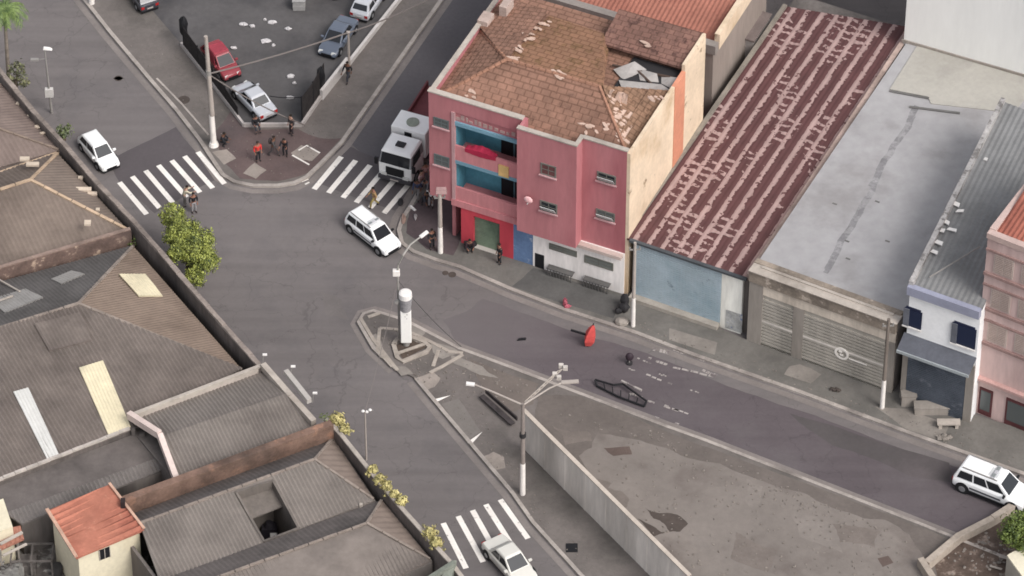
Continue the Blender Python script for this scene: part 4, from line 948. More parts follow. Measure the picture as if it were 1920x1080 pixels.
for k in range(n): mb.bar(a.lerp(b, k/n), a.lerp(b, (k+.97)/n)+Vector((0,random.uniform(-.05,.05),0)), .2, .14)
mb.build('gutter', mat('gutter_pale', c8(190,180,172,.87), .85, .2, 1.2, 5), B_, world=True)
# ---- gabled roof C with pale parapets
C_ = thing('gabled_workshop', 'workshop with a grey corrugated two sided roof framed by whitish parapets', 'workshop', P(420,800,0))
CZ = 4.5
c1, c2, c3, c4 = WP(245,780,CZ), WP(490,687,CZ), WP(610,815,CZ-.9), WP(335,905,CZ-.9)
r1, r2 = WP(303,818,CZ+.15), WP(540,737,CZ+.15)
cc = Vector(r2)-Vector(r1); dn = (-cc.y, cc.x, 0)
mb = MB(); mb.corr([Vector(c1)+Vector((0,0,-.35)), Vector(c2)+Vector((0,0,-.35)), r2, r1], dn, .24, .08); mb.corr([r1, r2, c3, c4], dn, .24, .09); mb.build('roof', FIB3, C_, world=True)
body([c1, c2, c3, c4], CZ-1.15, 'wall', CONCD, C_)
mb = MB(); mb.wall(c1, c2, .24, CZ-.4, CZ+.12); mb.build('parapet', PALEC, C_, world=True)
mb = MB()
for a, b in ((c1, r1), (r1, c4)): mb.bar(Vector(a)+Vector((-.1,0,.1)), Vector(b)+Vector((-.1,0,.14)), .34, .5)
mb.build('parapet', mat('coping_rosy', c8(212,194,186,.89), .88, .14, .8, 4), C_, world=True)
mb = MB(); mb.bar(Vector(c2)+Vector((.1,0,.05)), Vector(WP(545,745,CZ)), .36, .45); mb.bar(Vector(WP(545,745,CZ)), Vector(WP(588,792,CZ-.3)), .36, .45); mb.build('parapet', PALEC, C_, world=True)
sb = MB(); sb.bar(WP(536,697,4.9), WP(580,752,4.9), .3, .35); sg = single(sb, 'wall_planter', mat('pale_box', c8(180,174,168,.87), .8, .1, 1, 5), 'long narrow pale trough fixed outside the white edged parapet over the street', 'trough')
for i, (u, v, lab) in enumerate([(494,666,'small white lamp cluster at the corner where the long wall meets the white parapet'), (547,688,'small white angled lamp bracket at the upper end of the pale trough'), (588,738,'small white angled lamp bracket at the lower end of the pale trough')]):
    p = Vector(WP(u, v, 5.3)); lt = thing('wall_lamp', lab, 'lamp', p-Vector((0,0,.8)), 0, 'small white lamps on the left parapet')
    mb = MB(); mb.tube(p-Vector((.1,0,.8)), p, .03, n=6); mb.build('bracket', METAL, lt, world=True)
    mb = MB(); mb.box(p.x-.05, p.x+.22, p.y-.06, p.y+.06, p.z, p.z+.1); mb.build('head', WHITE, lt, world=True)
# ---- low grey roof D
D_ = thing('lean_to', 'low dark grey lean-to roof between the skylight hall and the orange tiled hut', 'shed', P(150,900,0))
DZ = 3.1
d1, d2, d3, d4 = WP(-10,912,DZ+.2), WP(262,810,DZ+.2), WP(318,850,DZ), WP(10,962,DZ)
mb = MB(); ed = Vector(d3)-Vector(d4); mb.slab([d1, d2, d3, d4], .1); mb.build('roof', FIB4, D_, world=True)
d5, d6 = WP(330,872,DZ-.35), WP(40,982,DZ-.35)
mb = MB(); mb.corr([d4, d3, d5, d6], (-ed.y, ed.x, -.3), .25, .08); mb.build('roof', mat('fibre_mid', c8(118,112,109,.84), .9, .15, .5, 3, stain=c8(102,97,95,.84)), D_, world=True)
body([d1, d2, d5, d6], DZ-.5, 'wall', CONCD, D_)
mb = MB(); mb.corr([WP(232,938,2.6), WP(330,893,2.6), WP(338,908,2.5), WP(240,956,2.5)], (-ed.y, ed.x, 0), .24, .04); mb.build('roof', FIB, D_, world=True)
mb = MB(); p = Vector(WP(250,806,DZ+.6)); mb.box(p.x-.12, p.x+.12, p.y-.12, p.y+.12, DZ, DZ+.75); p = Vector(WP(268,812,DZ+.5)); mb.box(p.x-.2, p.x+.1, p.y-.1, p.y+.1, DZ, DZ+.5); mb.build('vent_pipe', CONCD, D_, world=True)
# ---- brick party wall E
k0, k1 = WP(225,938,4.4), WP(622,792,4.6)
E_ = thing('brick_wall', 'weathered reddish brown brick wall running between two corrugated roofs down to the street', 'wall', P(430,900,0))
mb = MB(); mb.wall(k0, k1, .5, 0, 4.4, 4.6); mb.build('masonry', mat('weathered_brick', c8(124,100,88,.86), .92, .28, 1.0, 6, stain=c8(96,80,72,.82), spots=.56, spot_col=c8(150,116,98,.88), spot_scale=1.1, bump=.4), E_, world=True)
# ---- roofs F and G
FZ = 3.3
def hip_hall(lab, rl, rr, el, er, er2, er3, z0, zr_, cut=None, m=FIB3):
    t_ = thing('workshop', lab, 'workshop', P((rl[0]+rr[0])/2, (rl[1]+rr[1])/2+60, 0))
    a, b = WP(*rl, zr_), WP(*rr, zr_); e1, e2, e3, e4 = WP(*el, z0), WP(*er, z0), WP(*er2, z0), WP(*er3, z0)
    rd = Vector(b)-Vector(a); dn = (-rd.y, rd.x, 0)
    return t_, a, b, e1, e2, e3, e4, dn
t_, a, b, e1, e2, e3, e4, dn = hip_hall('workshop with a grey corrugated hipped roof around a small sunken courtyard, below the brick wall', (262,982), (590,862), (300,1092), (702,938), (625,822), (215,978), FZ, FZ+1.15)
rd = (Vector(b)-Vector(a))
# south slope in pieces around the courtyard
s1 = Vector(WP(452,975-52+5,FZ+.9)); 
def onS(u, v): return on_plane(a, b, e1, u, v, 0)
def eS(u): # eave point
    A_, B2 = Vector(e1), Vector(e2); 
    lo, hi = 0, 1
    for _ in range(30):
        m_ = (lo+hi)/2; p = A_.lerp(B2, m_); dd = p-CP; uu = 960+FPX*(dd.dot(RT)/dd.dot(FW))
        if uu < u: lo = m_
        else: hi = m_
    return A_.lerp(B2, lo)
def rS(u):
    A_, B2 = Vector(a), Vector(b); lo, hi = -.2, 1
    for _ in range(30):
        m_ = (lo+hi)/2; p = A_.lerp(B2, m_); dd = p-CP; uu = 960+FPX*(dd.dot(RT)/dd.dot(FW))
        if uu < u: lo = m_
        else: hi = m_
    return A_.lerp(B2, lo)
mb = MB(); mb.corr([a, rS(438), onS(443,925), eS(495), e1], dn, .25, .09); mb.corr([rS(508), b, e2, eS(560), onS(512,903)], dn, .25, .09)
mb.slab([rS(438), rS(508), onS(512,903), onS(443,925)], .1)
mb.build('roof', FIB3, t_, world=True)
mb = MB(); mb.corr([b, e3, e2], (rd.x, rd.y, 0), .5, .03); mb.build('roof', mat('hip_brownish', c8(134,120,111,.85), .9, .12, .5, 3, stain=c8(118,106,98,.84)), t_, world=True)
mb = MB(); mb.corr([a, b, e3, e4], dn, .3, .03); mb.build('roof', FIB4, t_, world=True)  # dark grey colour paints shade into the slope facing away
ridge(t_, [(a, b), (b, e3), (b, e2)], .16, mat('ridge_cap_grey', ()))
cy = [onS(443,925), onS(512,903), eS(560), eS(495)]
mb = MB()
for i in range(4):
    p, q = cy[i], cy[(i+1) % 4]; mb.wall(p, q, .14, 0, p.z+.14, q.z+.14)
mb.build('court_wall', mat('court_concrete', c8(118,110,104,.84), .9, .2, .6, 4, stain=c8(96,90,86,.84), streak=True), t_, world=True)
mb = MB(); q0 = [p.lerp(sum(cy, Vector((0,0,0)))/4, .06) for p in cy]
mb.prism([(p.x, p.y) for p in q0], .02, .06); mb.build('court_floor', DARK, t_, world=True)
q = [cy[0].lerp(cy[3], .02), cy[1].lerp(cy[2], .02), cy[1].lerp(cy[2], .38), cy[0].lerp(cy[3], .42)]
mb = MB(); mb.slab([p-Vector((0,0,.5)) for p in q], .1); mb.build('court_ledge', mat('court_concrete', ()), t_, world=True)
for nm, u, v, z, sx, sy, hh_, m_ in (('court_tank', 505, 985, .06, .55, .45, 1.1, mat('tank_black', (.025,.022,.028), .6)),):
    p = P(u, v, 1.2); k = thing('water_tank', 'black covered tank with a white label standing in the sunken courtyard', 'tank', (p.x, p.y, .06))
    mb = MB(); mb.hull8([(-sx,-sy,0),(sx,-sy,0),(sx,sy,0),(-sx,sy,0)], [(-sx*.8,-sy*.8,hh_),(sx*.8,-sy*.8,hh_),(sx*.8,sy*.8,hh_),(-sx*.8,sy*.8,hh_)]); mb.tube((0,0,hh_), (0,0,hh_+.3), .35, .2, 12); mb.build('tank_body', m_, k)
    mb = MB(); mb.box(.0, .4, -.1, .12, hh_+.0, hh_+.33) if False else mb.hull8([(.05,-sy-.02,.62),(.45,-sy-.02,.62),(.45,-sy+.1,.8),(.05,-sy+.1,.8)],[(.05,-sy-.04,.66),(.45,-sy-.04,.66),(.45,-sy+.08,.9),(.05,-sy+.08,.9)]); mb.build('label_plate', WHITE, k)
# valley gutter between F and G
body([e4, e3, e2, e1], FZ-.25, 'wall', CONCD, t_).name = 'wall'
# cut the body where the courtyard is: keep it simple by replacing it with a ring of walls
ob_ = [c for c in t_.children if c.name.startswith('wall')][-1]; bpy.data.objects.remove(ob_)
mb = MB()
for p, q in ((e4, e3), (e3, e2), (e2, e1), (e1, e4)): mb.wall(p, q, .2, 0, FZ-.12)
mb.build('wall', CONCD, t_, world=True)
# G
t2, a2, b2_, g1_, g2_, g3_, g4_, dn2 = hip_hall('lowest workshop with a dark corrugated hipped roof cut by the bottom edge', (330,1112), (688,982), (420,1240), (808,1050), (716,938), (262,1098), FZ, FZ+1.0)
mb = MB(); mb.corr([a2, b2_, g2_, g1_], dn2, .25, .09); mb.build('roof', mat('fibre_lower', c8(128,119,113,.84), .9, .14, .5, 3, stain=c8(112,104,99,.84)), t2, world=True)
mb = MB(); mb.corr([b2_, g3_, g2_], (rd.x, rd.y, 0), .5, .03); mb.build('roof', mat('hip_brownish', ()), t2, world=True)
mb = MB(); mb.corr([a2, b2_, g3_, g4_], dn2, .3, .03); mb.build('roof', FIB4, t2, world=True)  # rear slope coloured darker to stand for its shade, as on F
ridge(t2, [(a2, b2_), (b2_, g3_), (b2_, g2_)], .16, mat('ridge_cap_grey', ()))
mb = MB()
for p, q in ((g4_, g3_), (g3_, g2_), (g2_, g1_), (g1_, g4_)): mb.wall(p, q, .2, 0, FZ-.12)
mb.build('wall', CONCD, t2, world=True)
mb = MB(); q = [WP(362,1078,3.0), WP(560,992,3.0), WP(712,935,3.0), WP(722,948,3.0), WP(600,1000,3.0), WP(380,1088,3.0)]
mb = MB(); v0, v1 = Vector(e1), Vector(e2); w0, w1 = Vector(g4_), Vector(g3_)
mb.slab([v0+Vector((0,0,-.1)), v1+Vector((0,0,-.1)), w1+Vector((0,0,-.1)), w0+Vector((0,0,-.1))], .1); mb.build('valley_gutter', FIB4, t2, world=True)
mb = MB(); p = WP(677,948,3.3); mb.box(p[0]-.1, p[0]+.1, p[1]-.08, p[1]+.08, 3.15, 3.45); mb.build('roof_cap', PALEC, t2, world=True)
# lower street wall
W2 = [(612,785),(640,815),(700,890),(760,960),(812,1018),(850,1060),(880,1100)]
pw2 = thing('boundary_wall', 'pale topped lower boundary wall along the street carrying yellow green creepers', 'wall', P(740,940,0))
z2 = 4.2; pts = [WP(u, v, z2) for u, v in W2]
mb = MB()
for i in range(len(pts)-1): mb.wall(pts[i], pts[i+1], .3, 0, z2-.06)
mb.build('masonry', BRICKD, pw2, world=True)
mb = MB()
for i in range(len(pts)-1): mb.wall(pts[i], pts[i+1], .26, z2-.062, z2+.03)
mb.build('coping', mat('coping_pale', c8(178,168,158,.86), .9, .22, 1, 5), pw2, world=True)
# ---- little orange hut
HZ = 4.3
h1, h2, h3, h4 = WP(88,957,HZ), WP(205,908,HZ+.55), WP(270,993,HZ+.1), WP(143,1046,HZ-.1)
hut = thing('hut', 'small hut with an orange clay tiled roof and cream walls at the bottom left', 'hut', P(190,1090,0))
mb = MB(); sd_ = Vector(h3)-Vector(h4); mb.corr([h1, h2, h3, h4], sd_, .46, .16, wob=.03); mb.build('roof', mat('orange_clay', c8(184,120,100,.84), .88, .16, .8, 5, stain=c8(160,98,82,.84), spots=.64, spot_col=c8(206,150,126,.86)), hut, world=True)
ins = lambda p, q, k: Vector(p).lerp(Vector(q), k)
w1, w2, w3, w4 = ins(h1, h3, .05), ins(h2, h4, .05), ins(h3, h1, .05), ins(h4, h2, .05)
mb = MB(); mb.prism([(p.x, p.y) for p in (w1, w2, w3, w4)], 0, [w1.z-.1, w2.z-.1, w3.z-.1, w4.z-.1]) ; mb.build('wall', mat('cream_wall', c8(228,218,192,.88), .88, .08, .5, 4, stain=c8(214,200,170,.9)), hut, world=True)
d_ = (w3-w4).xy.normalized(); n_ = Vector((d_.y, -d_.x)); c_ = w4.xy.lerp(w3.xy, .42)
mb = MB()
def hb(x0, x1, o0, o1, z0, z1):
    ps = [c_+d_*x0+n_*o0, c_+d_*x1+n_*o0, c_+d_*x1+n_*o1, c_+d_*x0+n_*o1]; mb.hull8([(p.x,p.y,z0) for p in ps], [(p.x,p.y,z1) for p in ps])
hb(-.36, .36, -.02, .03, HZ-1.25, HZ-.42); wn = mb.build('window', BLACK, hut, world=True)
mb = MB(); hb(-.36, -.31, .03, .06, HZ-1.25, HZ-.42); hb(.31, .36, .03, .06, HZ-1.25, HZ-.42); hb(-.02, .02, .03, .05, HZ-1.25, HZ-.42); mb.build('frame', PALEC, wn, world=True)
mb = MB(); mb.bar(Vector(h4)+Vector((0,0,.1)), Vector(h1)+Vector((0,0,.12)), .2, .12); mb.bar(Vector(h2)+Vector((0,0,.1)), Vector(h3)+Vector((0,0,.1)), .16, .1); mb.build('verge', mat('verge_pale', c8(196,160,140,.88), .88, .2, 1, 5), hut, world=True)
p = on_plane(h1, h2, h3, 231, 948, .0); mb = MB(); mb.box(p.x-.13, p.x+.13, p.y-.2, p.y+.2, p.z-.3, p.z+.45); mb.build('chimney', mat('chimney_black', (.03,.02,.02), .9), hut, world=True)
# cream gable at the very left + tiled strip under it
lg = thing('cream_house', 'corner of a cream walled house cut by the left edge', 'house', P(0,1010,0))
q = [WP(-60,905,3.2), WP(-4,905,3.2), WP(24,988,3.2), WP(-40,1010,3.2)]
mb = MB(); mb.prism([p[:2] for p in q], 0, 3.2); mb.build('wall', mat('cream_wall', ()), lg, world=True)
lt2 = thing('tiled_canopy', 'narrow reddish tiled canopy below the cream corner at the left edge', 'canopy', P(20,1040,0))
mb = MB(); q = [WP(-30,1000,2.5), WP(38,985,2.7), WP(45,1010,2.4), WP(-20,1040,2.2)]; mb.corr(q, Vector(q[3])-Vector(q[0]), .3, .07); mb.build('roof', mat('orange_dull', c8(160,112,96,.88), .9, .25, 1, 5), lt2, world=True)
mb = MB(); 
for u, v in ((0,1030),(32,1012)): p = WP(u, v, 2.3); mb.tube((p[0], p[1], 0), p, .07, n=6)
mb.build('post', CONC, lt2, world=True)
mb = MB(); mb.bar(WP(0,1020,2.75), WP(42,998,2.75), .18, .1); mb.bar(WP(5,1042,2.6), WP(50,1020,2.6), .14, .1); mb.build('beam', PALEC, lt2, world=True)
# yard clutter
yard = MB(); yard.prism(XY([(-60,1010),(100,960),(170,1060),(300,1040),(400,1300),(-60,1300)], 0), 0.01, .05); struct(yard, 'yard', mat('yard_ground', c8(98,92,88,.8), .9, .3, 1, 4, spots=.5, spot_col=c8(150,146,140,.8), spot_scale=1.5))
def clutter(name, lab, cat, fn, m, u, v, z=0, group=None):
    p = P(u, v, z+.6); mb = MB(); fn(mb); o = mb.build(name, m); o.location = (p.x, p.y, .05); props(o, lab, cat, group); return o
GREYP = mat('grey_plastic', c8(164,158,152,.87), .7, .15, 1, 5)
def hoops(mb):
    for k in range(3):
        pts = [(math.cos(t)*.45+k*.22-.2, math.sin(t)*.2, 1.1+math.sin(t)*.75+.1*k) for t in [i*math.pi/8 for i in range(17)]]; mb.path(pts, .08, 6)
    for x in (-.6, .7): mb.tube((x, 0, 0), (x*.7, 0, .6), .07, n=6)
clutter('pipe_rack', 'pale grey curved pipes stacked like hoops beside the orange tiled hut', 'pipes', hoops, GREYP, 68, 985, .8)
def frame_(mb):
    for x in (-1.2, 0, 1.2):
        mb.bar((x, -.7, 0), (x, -.7, 1.3), .1, .1); mb.bar((x, .7, 0), (x, .7, 1.3), .1, .1); mb.bar((x, -.7, 1.3), (x, .7, 1.3), .1, .1)
    for y in (-.7, .7): mb.bar((-1.2, y, 1.3), (1.2, y, 1.35), .1, .1)
    mb.box(-.9, .2, -.5, .5, 0, .7)
clutter('scrap_rack', 'dark metal frame rack full of scrap below the grey pipes', 'rack', frame_, mat('scrap', c8(112,106,102,.8), .8, .3, 2, 5), 60, 1040, .6)
def car_pile(mb):
    mb.box(-.8, .5, -.5, .5, 0, .5); mb.hull8([(-.9,-.6,.5),(.8,-.6,.5),(.7,.6,.6),(-.7,.5,.5)], [(-.6,-.4,.9),(.5,-.5,1.0),(.4,.4,1.1),(-.5,.4,.8)])
    for i in range(8): mb.bar((random.uniform(-1,1), random.uniform(-.6,.6), .3), (random.uniform(-1,1), random.uniform(-.6,.6), 1.2), .07, .06)
clutter('scrap_heap', 'heap of greyish scrap and boards at the bottom left corner', 'scrap', car_pile, mat('scrap_pale', c8(136,134,130,.84), .8, .3, 2, 5, spots=.5, spot_col=c8(90,86,84,.8)), 20, 1062, .5)
def boards(mb):
    for i in range(7): mb.bar((random.uniform(-1.2,-.6), -.5+i*.15, .3+.05*i), (random.uniform(.6,1.3), -.4+i*.15, .5+random.uniform(0,.3)), .13, .05)
clutter('board_pile', 'loose pile of pale boards below the window of the orange tiled hut', 'boards', boards, mat('board', c8(168,160,148,.85), .85, .25, 2, 5), 215, 1072, .4)
clutter('bucket', 'dark bucket among the yard clutter left of the orange tiled hut', 'bucket', lambda mb: (mb.tube((0,0,0), (0,0,.6), .3, .38, 12)), mat('bucket_dark', c8(70,68,68,.8), .7), 105, 1052, .5)
def greenthing(mb):
    mb.hull8([(-.5,-.6,0),(.4,-.6,0),(.5,.5,0),(-.4,.5,0)], [(-.35,-.5,4.2),(.2,-.5,4.2),(.5,.4,4.6),(.2,.4,4.6)])
    mb.bar((-1.6,-.9,3.9), (.4,.2,4.6), .28, .3)
p = P(830,1062,4.2); mb = MB(); greenthing(mb); o = mb.build('corner_pillar', mat('mossy', c8(128,132,122,.85), .9, .25, 1, 5, stain=c8(96,96,84,.8))); o.location = (p.x+.3, p.y-.3, 0); props(o, 'greenish grey pillar at the bottom end of the lower boundary wall', 'pillar')

# ======================= PLANTS =======================
def leafmat(name, c1, c2):
    m = bpy.data.materials.new(name); m.use_nodes = True; n = m.node_tree; b = n.nodes['Principled BSDF']; b.inputs['Roughness'].default_value = .65
    g_ = n.nodes.new('ShaderNodeNewGeometry'); t = n.nodes.new('ShaderNodeTexNoise'); t.inputs['Scale'].default_value = 1.6; t.inputs['Detail'].default_value = 3; n.links.new(g_.outputs['Position'], t.inputs['Vector'])
    ad = n.nodes.new('ShaderNodeMath'); ad.operation = 'MULTIPLY_ADD'; ad.inputs[1].default_value = .5; n.links.new(g_.outputs['Random Per Island'], ad.inputs[0]); n.links.new(t.outputs['Fac'], ad.inputs[2])
    r = n.nodes.new('ShaderNodeMapRange'); r.inputs['From Min'].default_value = .42; r.inputs['From Max'].default_value = 1.0; n.links.new(ad.outputs[0], r.inputs['Value'])
    mx = n.nodes.new('ShaderNodeMix'); mx.data_type = 'RGBA'; mx.inputs['A'].default_value = (*c1, 1); mx.inputs['B'].default_value = (*c2, 1); n.links.new(r.outputs[0], mx.inputs['Factor']); n.links.new(mx.outputs['Result'], b.inputs['Base Color'])
    b.inputs['Transmission Weight'].default_value = 0
    return m
LEAF = leafmat('leaf_lime', (.035,.055,.012), (.36,.39,.085))
LEAFY = leafmat('leaf_yellow', (.16,.15,.06), (.56,.48,.20))
LEAFD = leafmat('leaf_dark', (.03,.045,.015), (.13,.17,.04))
def leaves(mb, c, rx, ry, rz, n, size=.14, shell=.45):
    c = Vector(c)
    for i in range(n):
        while True:
            d = Vector((random.gauss(0,1), random.gauss(0,1), random.gauss(0,1)))
            if d.length > .1: break
        d.normalize(); k = random.uniform(shell, 1.0)**.8*(1+.22*math.sin(d.x*7+c.x)*math.cos(d.y*5+c.y)+.12*math.sin(d.z*9+d.x*4))
        p = c+Vector((d.x*rx*k, d.y*ry*k, d.z*rz*k)); s_ = size*random.uniform(.6, 1.3)
        nrm = (d+Vector((random.uniform(-.8,.8), random.uniform(-.8,.8), random.uniform(-.3,.9)))).normalized()
        a_ = nrm.orthogonal().normalized(); b2 = nrm.cross(a_); r = random.uniform(0, 6.28)
        a2 = a_*math.cos(r)+b2*math.sin(r); b3 = nrm.cross(a2)
        mb.add([p-a2*s_, p-b3*s_*.55, p+a2*s_, p+b3*s_*.55], [(0,1,2,3)])
def tree(lab, blobs, trunk, m=LEAF, name='tree', cat='tree', size=.14, dens=260, bark=None):
    base = trunk[0]; t = thing(name, lab, cat, base)
    mb = MB(); mb.path(trunk, .16, 8, .09); top = Vector(trunk[-1])
    for c, r in blobs:
        mb.path([top, top.lerp(Vector(c), .5)+Vector((0,0,-.1)), Vector(c)], .06, 6, .02)
        for k in range(4):
            d = Vector((random.uniform(-1,1), random.uniform(-1,1), random.uniform(-.2,1))).normalized(); mb.path([c, Vector(c)+d*r[0]*.8], .03, 5, .008)
    mb.build('trunk', bark or mat('bark', c8(96,84,74,.8), .9, .3, 3, 8), t, world=True)
    mb = MB()
    for c, r in blobs:
        n = int(dens*(r[0]*r[1]*r[2])**.5)
        leaves(mb, c, *r, n, size, .45)
        for k in range(7):
            d = Vector((random.gauss(0,1), random.gauss(0,1), random.gauss(0,.8))).normalized(); q = Vector(c)+Vector((d.x*r[0], d.y*r[1], d.z*r[2]))*.85
            leaves(mb, q, r[0]*.35, r[1]*.35, r[2]*.35, int(n*.09), size, .3)
    mb.build('crown', m, t, world=True); return t
def px(u, v, z): return tuple(P(u, v, z))
tree('bushy bright lime green street tree leaning over the left side of the road', [(px(322,402,3.2),(.75,.75,.7)), (px(335,440,3.3),(.95,.9,.85)), (px(362,470,3.2),(1.1,1.0,.9)), (px(385,492,2.8),(.85,.8,.75)), (px(378,448,2.9),(.8,.8,.7)), (px(365,520,2.3),(.7,.6,.7)), (px(330,475,3.2),(.6,.6,.6)), (px(348,455,2.9),(1.25,1.1,1.0)), (px(372,480,2.4),(1.15,1.0,1.0)), (px(342,430,3.0),(1.0,.9,.9))],
     [(P(352,560,0)+Vector((0,.1,0))).to_tuple(), (P(352,560,0)+Vector((.0,.25,1.2))).to_tuple(), (P(352,478,2.3)).to_tuple()], LEAF, dens=1350, size=.085)
tree('green tree beside the low wall at the bottom right corner', [(px(1905,985,2.6),(.9,.9,.8)), (px(1925,1010,2.4),(1.0,.9,.8)), (px(1890,1005,2.2),(.6,.6,.6)), (px(1945,970,2.8),(.9,.9,.8))], [P(1915,1065,0).to_tuple(), P(1915,1035,1.2).to_tuple(), P(1912,1000,2.2).to_tuple()], leafmat('leaf_mid', (.035,.06,.012), (.17,.22,.045)), dens=900, size=.1)
tree('round dark green shrub growing on the boundary wall behind the white hatchback', [(px(120,247,4.4),(.62,.6,.5))], [px(120,262,4.0), px(120,255,4.3)], leafmat('leaf_olive', (.05,.065,.03), (.16,.19,.07)), 'shrub', 'shrub', .12, 260)
tree('loose olive shrub at the foot of the palm on the left', [(px(32,128,4.0),(.6,.6,.5)), (px(42,150,3.7),(.45,.5,.5)), (px(18,148,3.6),(.4,.4,.4))], [px(30,170,3.0), px(30,150,3.7)], leafmat('leaf_olive2', (.07,.075,.045), (.19,.19,.09)), 'shrub', 'shrub', .12, 220)
tree('small dark shrub in the corner of the roofs beside the boundary wall', [(px(250,452,3.4),(.5,.35,.35))], [px(250,470,2.6), px(250,458,3.2)], LEAFD, 'shrub', 'shrub', .1, 200)
# palm
pb0 = P(18,175,0); pt_ = P(8,18,6.0); pm = thing('palm_tree', 'slim palm with drooping green fronds in the top left corner', 'palm', pb0)
mb = MB(); mb.path([pb0.to_tuple(), pb0.lerp(pt_, .5).to_tuple(), pt_.to_tuple()], .15, 8, .1); mb.build('trunk', mat('palm_bark', c8(128,118,108,.82), .9, .2, 3, 8), pm, world=True)
mb = MB()
for i in range(30):
    a_ = i*2*math.pi/15+random.uniform(-.15,.15); L0 = random.uniform(1.0, 1.9); pts = []
    for k in range(6):
        t = k/5; pts.append(pt_+Vector((math.cos(a_)*L0*t, math.sin(a_)*L0*t, .9*t*(1-1.5*t)*1.1)))
    for k in range(5):
        p, q = pts[k], pts[k+1]; d = (q-p).normalized(); s_ = d.cross(Vector((0,0,1))).normalized()
        for j in range(4):
            r = p.lerp(q, j/4); wl_ = .42*(1-.5*(k/5))
            for sg_ in (-1, 1): mb.add([r, r+d*.09, r+s_*sg_*wl_+d*.18-Vector((0,0,.16+random.uniform(0,.15)))], [(0,1,2)])
mb.build('crown', leafmat('palm_leaf', (.05,.09,.025), (.16,.22,.06)), pm, world=True)
# creepers along the lower wall
cr = [(632,785,.4,.3,'topmost and bushiest yellow green creeper clump where the brick wall meets the street'), (645,803,.3,.3,'yellow creeper clump just below the bushiest one on the wall top'), (699,880,.24,.25,'first small yellow creeper clump halfway down the lower wall'), (712,897,.26,.22,'second yellow creeper clump in the chain halfway down the lower wall'),
      (725,912,.28,.25,'third yellow creeper clump in the chain halfway down the lower wall'), (740,926,.24,.22,'fourth yellow creeper clump in the chain halfway down the lower wall'), (752,940,.26,.26,'last yellow creeper clump in the chain halfway down the lower wall'), (806,1000,.36,.3,'pale creeper clump beside the lower zebra crossing'), (818,1016,.3,.25,'pale creeper clump lowest on the boundary wall')]
for u, v, r, h_, lab in cr:
    r *= 1.25; h_ *= 1.1
    mb = MB(); p = P(u, v, 4.3); leaves(mb, p, r, r, h_, int(230*r*4), .11, .2)
    for k in range(5):
        q = p+Vector((random.uniform(-1,1)*r*1.3, random.uniform(-1,1)*r*1.3, random.uniform(-.3,.2))); leaves(mb, q, r*.4, r*.4, .12, 16, .08, .2)
    single(mb, 'creeper', LEAFY, lab, 'creeper', (p.x, p.y, 4.2), 'yellow green creeper clumps on the lower boundary wall')
mb = MB(); p = P(608,782,4.6); leaves(mb, p, .5, .4, .2, 60, .07, .2); single(mb, 'creeper', LEAFD, 'thin sparse dark creeper at the top end of the brick wall', 'creeper', (p.x, p.y, 4.5))
# ======================= POLES, LAMPS, FENCES =======================
def pole_thing(name, lab, cat, u, v, group=None, z=.13):
    p = P(u, v, z); return thing(name, lab, cat, (p.x, p.y, z), 0, group), p
def topz(p, v):    # height at which a point above p projects to picture row v
    lo, hi = 0, 30
    for _ in range(40):
        m_ = (lo+hi)/2; d = Vector((p.x, p.y, m_))-CP; vv = 540-FPX*(d.dot(UP)/d.dot(FW))
        if vv > v: lo = m_
        else: hi = m_
    return lo
PG = mat('pole_concrete', c8(176,166,158,.86), .85, .10, 1, 5)
PW_ = mat('pole_white', c8(232,226,220,.95), .7, .08, 1, 5)
def concrete_pole(u, v, vt, vw, lab, r0=.17, r1=.1, lean=0, m=PG, arm=True):
    t, p = pole_thing('utility_pole', lab, 'pole', u, v); h = topz(p, vt)-.13; hw_ = topz(p, vw)-.13
    mb = MB(); mb.tube((0,0,hw_), (lean,0,h), r0*.85, r1, 12); mb.build('shaft', m, t, smooth=True)
    mb = MB(); mb.tube((0,0,0), (lean*hw_/h,0,hw_), r0, r0*.86, 12); mb.build('painted_base', PW_, t, smooth=True)
    if arm: mb = MB(); mb.bar((lean-.35,0,h-.6), (lean+.35,0,h-.55), .08, .08); mb.tube((lean+.3,0,h-.55), (lean+.3,0,h-.35), .05, n=6); mb.tube((lean-.3,0,h-.6), (lean-.3,0,h-.4), .05, n=6); mb.build('crossarm', METAL, t)
    return t, p, h
tA, pA, hA = concrete_pole(401, 272, 68, 216, 'tall concrete pole with white painted base on the corner pavement by the parking lot', .2, .12, -.12, arm=False)
mb = MB(); mb.tube((0,0,0), (0,0,.25), .34, .26, 12); mb.build('footing', PW_, tA)
mb = MB(); zc = topz(pA, 132); mb.tube((-.08,0,zc-.5), (-.08,0,zc-.1), .17, .17, 10); mb.build('cable_clamp', METAL, tA)
tB, pB_, hB = concrete_pole(826, 473, 358, 425, 'concrete pole with white painted lower half beside the corner of the pink block', .17, .12)
mb = MB(); mb.hull8([(-.25,-.2,hB-.1),(.45,-.2,hB-.1),(.45,.2,hB-.1),(-.25,.2,hB-.1)], [(-.2,-.15,hB+.2),(.4,-.15,hB+.2),(.4,.15,hB+.2),(-.2,.15,hB+.2)]); mb.build('head_box', mat('box_rosy', c8(170,140,138,.86), .8), tB)
concrete_pole(1187, 611, 455, 558, 'slim pole with white painted base at the corner of the blue shuttered warehouse front', .14, .09)
concrete_pole(1654, 764, 598, 712, 'pole with whitish base in front of the right end of the garage', .15, .1, m=mat('pole_dark', c8(128,118,110,.84), .85, .2))
concrete_pole(172, 6, -140, -60, 'pole whose pale base shows at the top edge above the long kerb', .2, .14)
tC, pC = pole_thing('post', 'short thin pale post on the right edge of the parking lot', 'post', 655, 127)
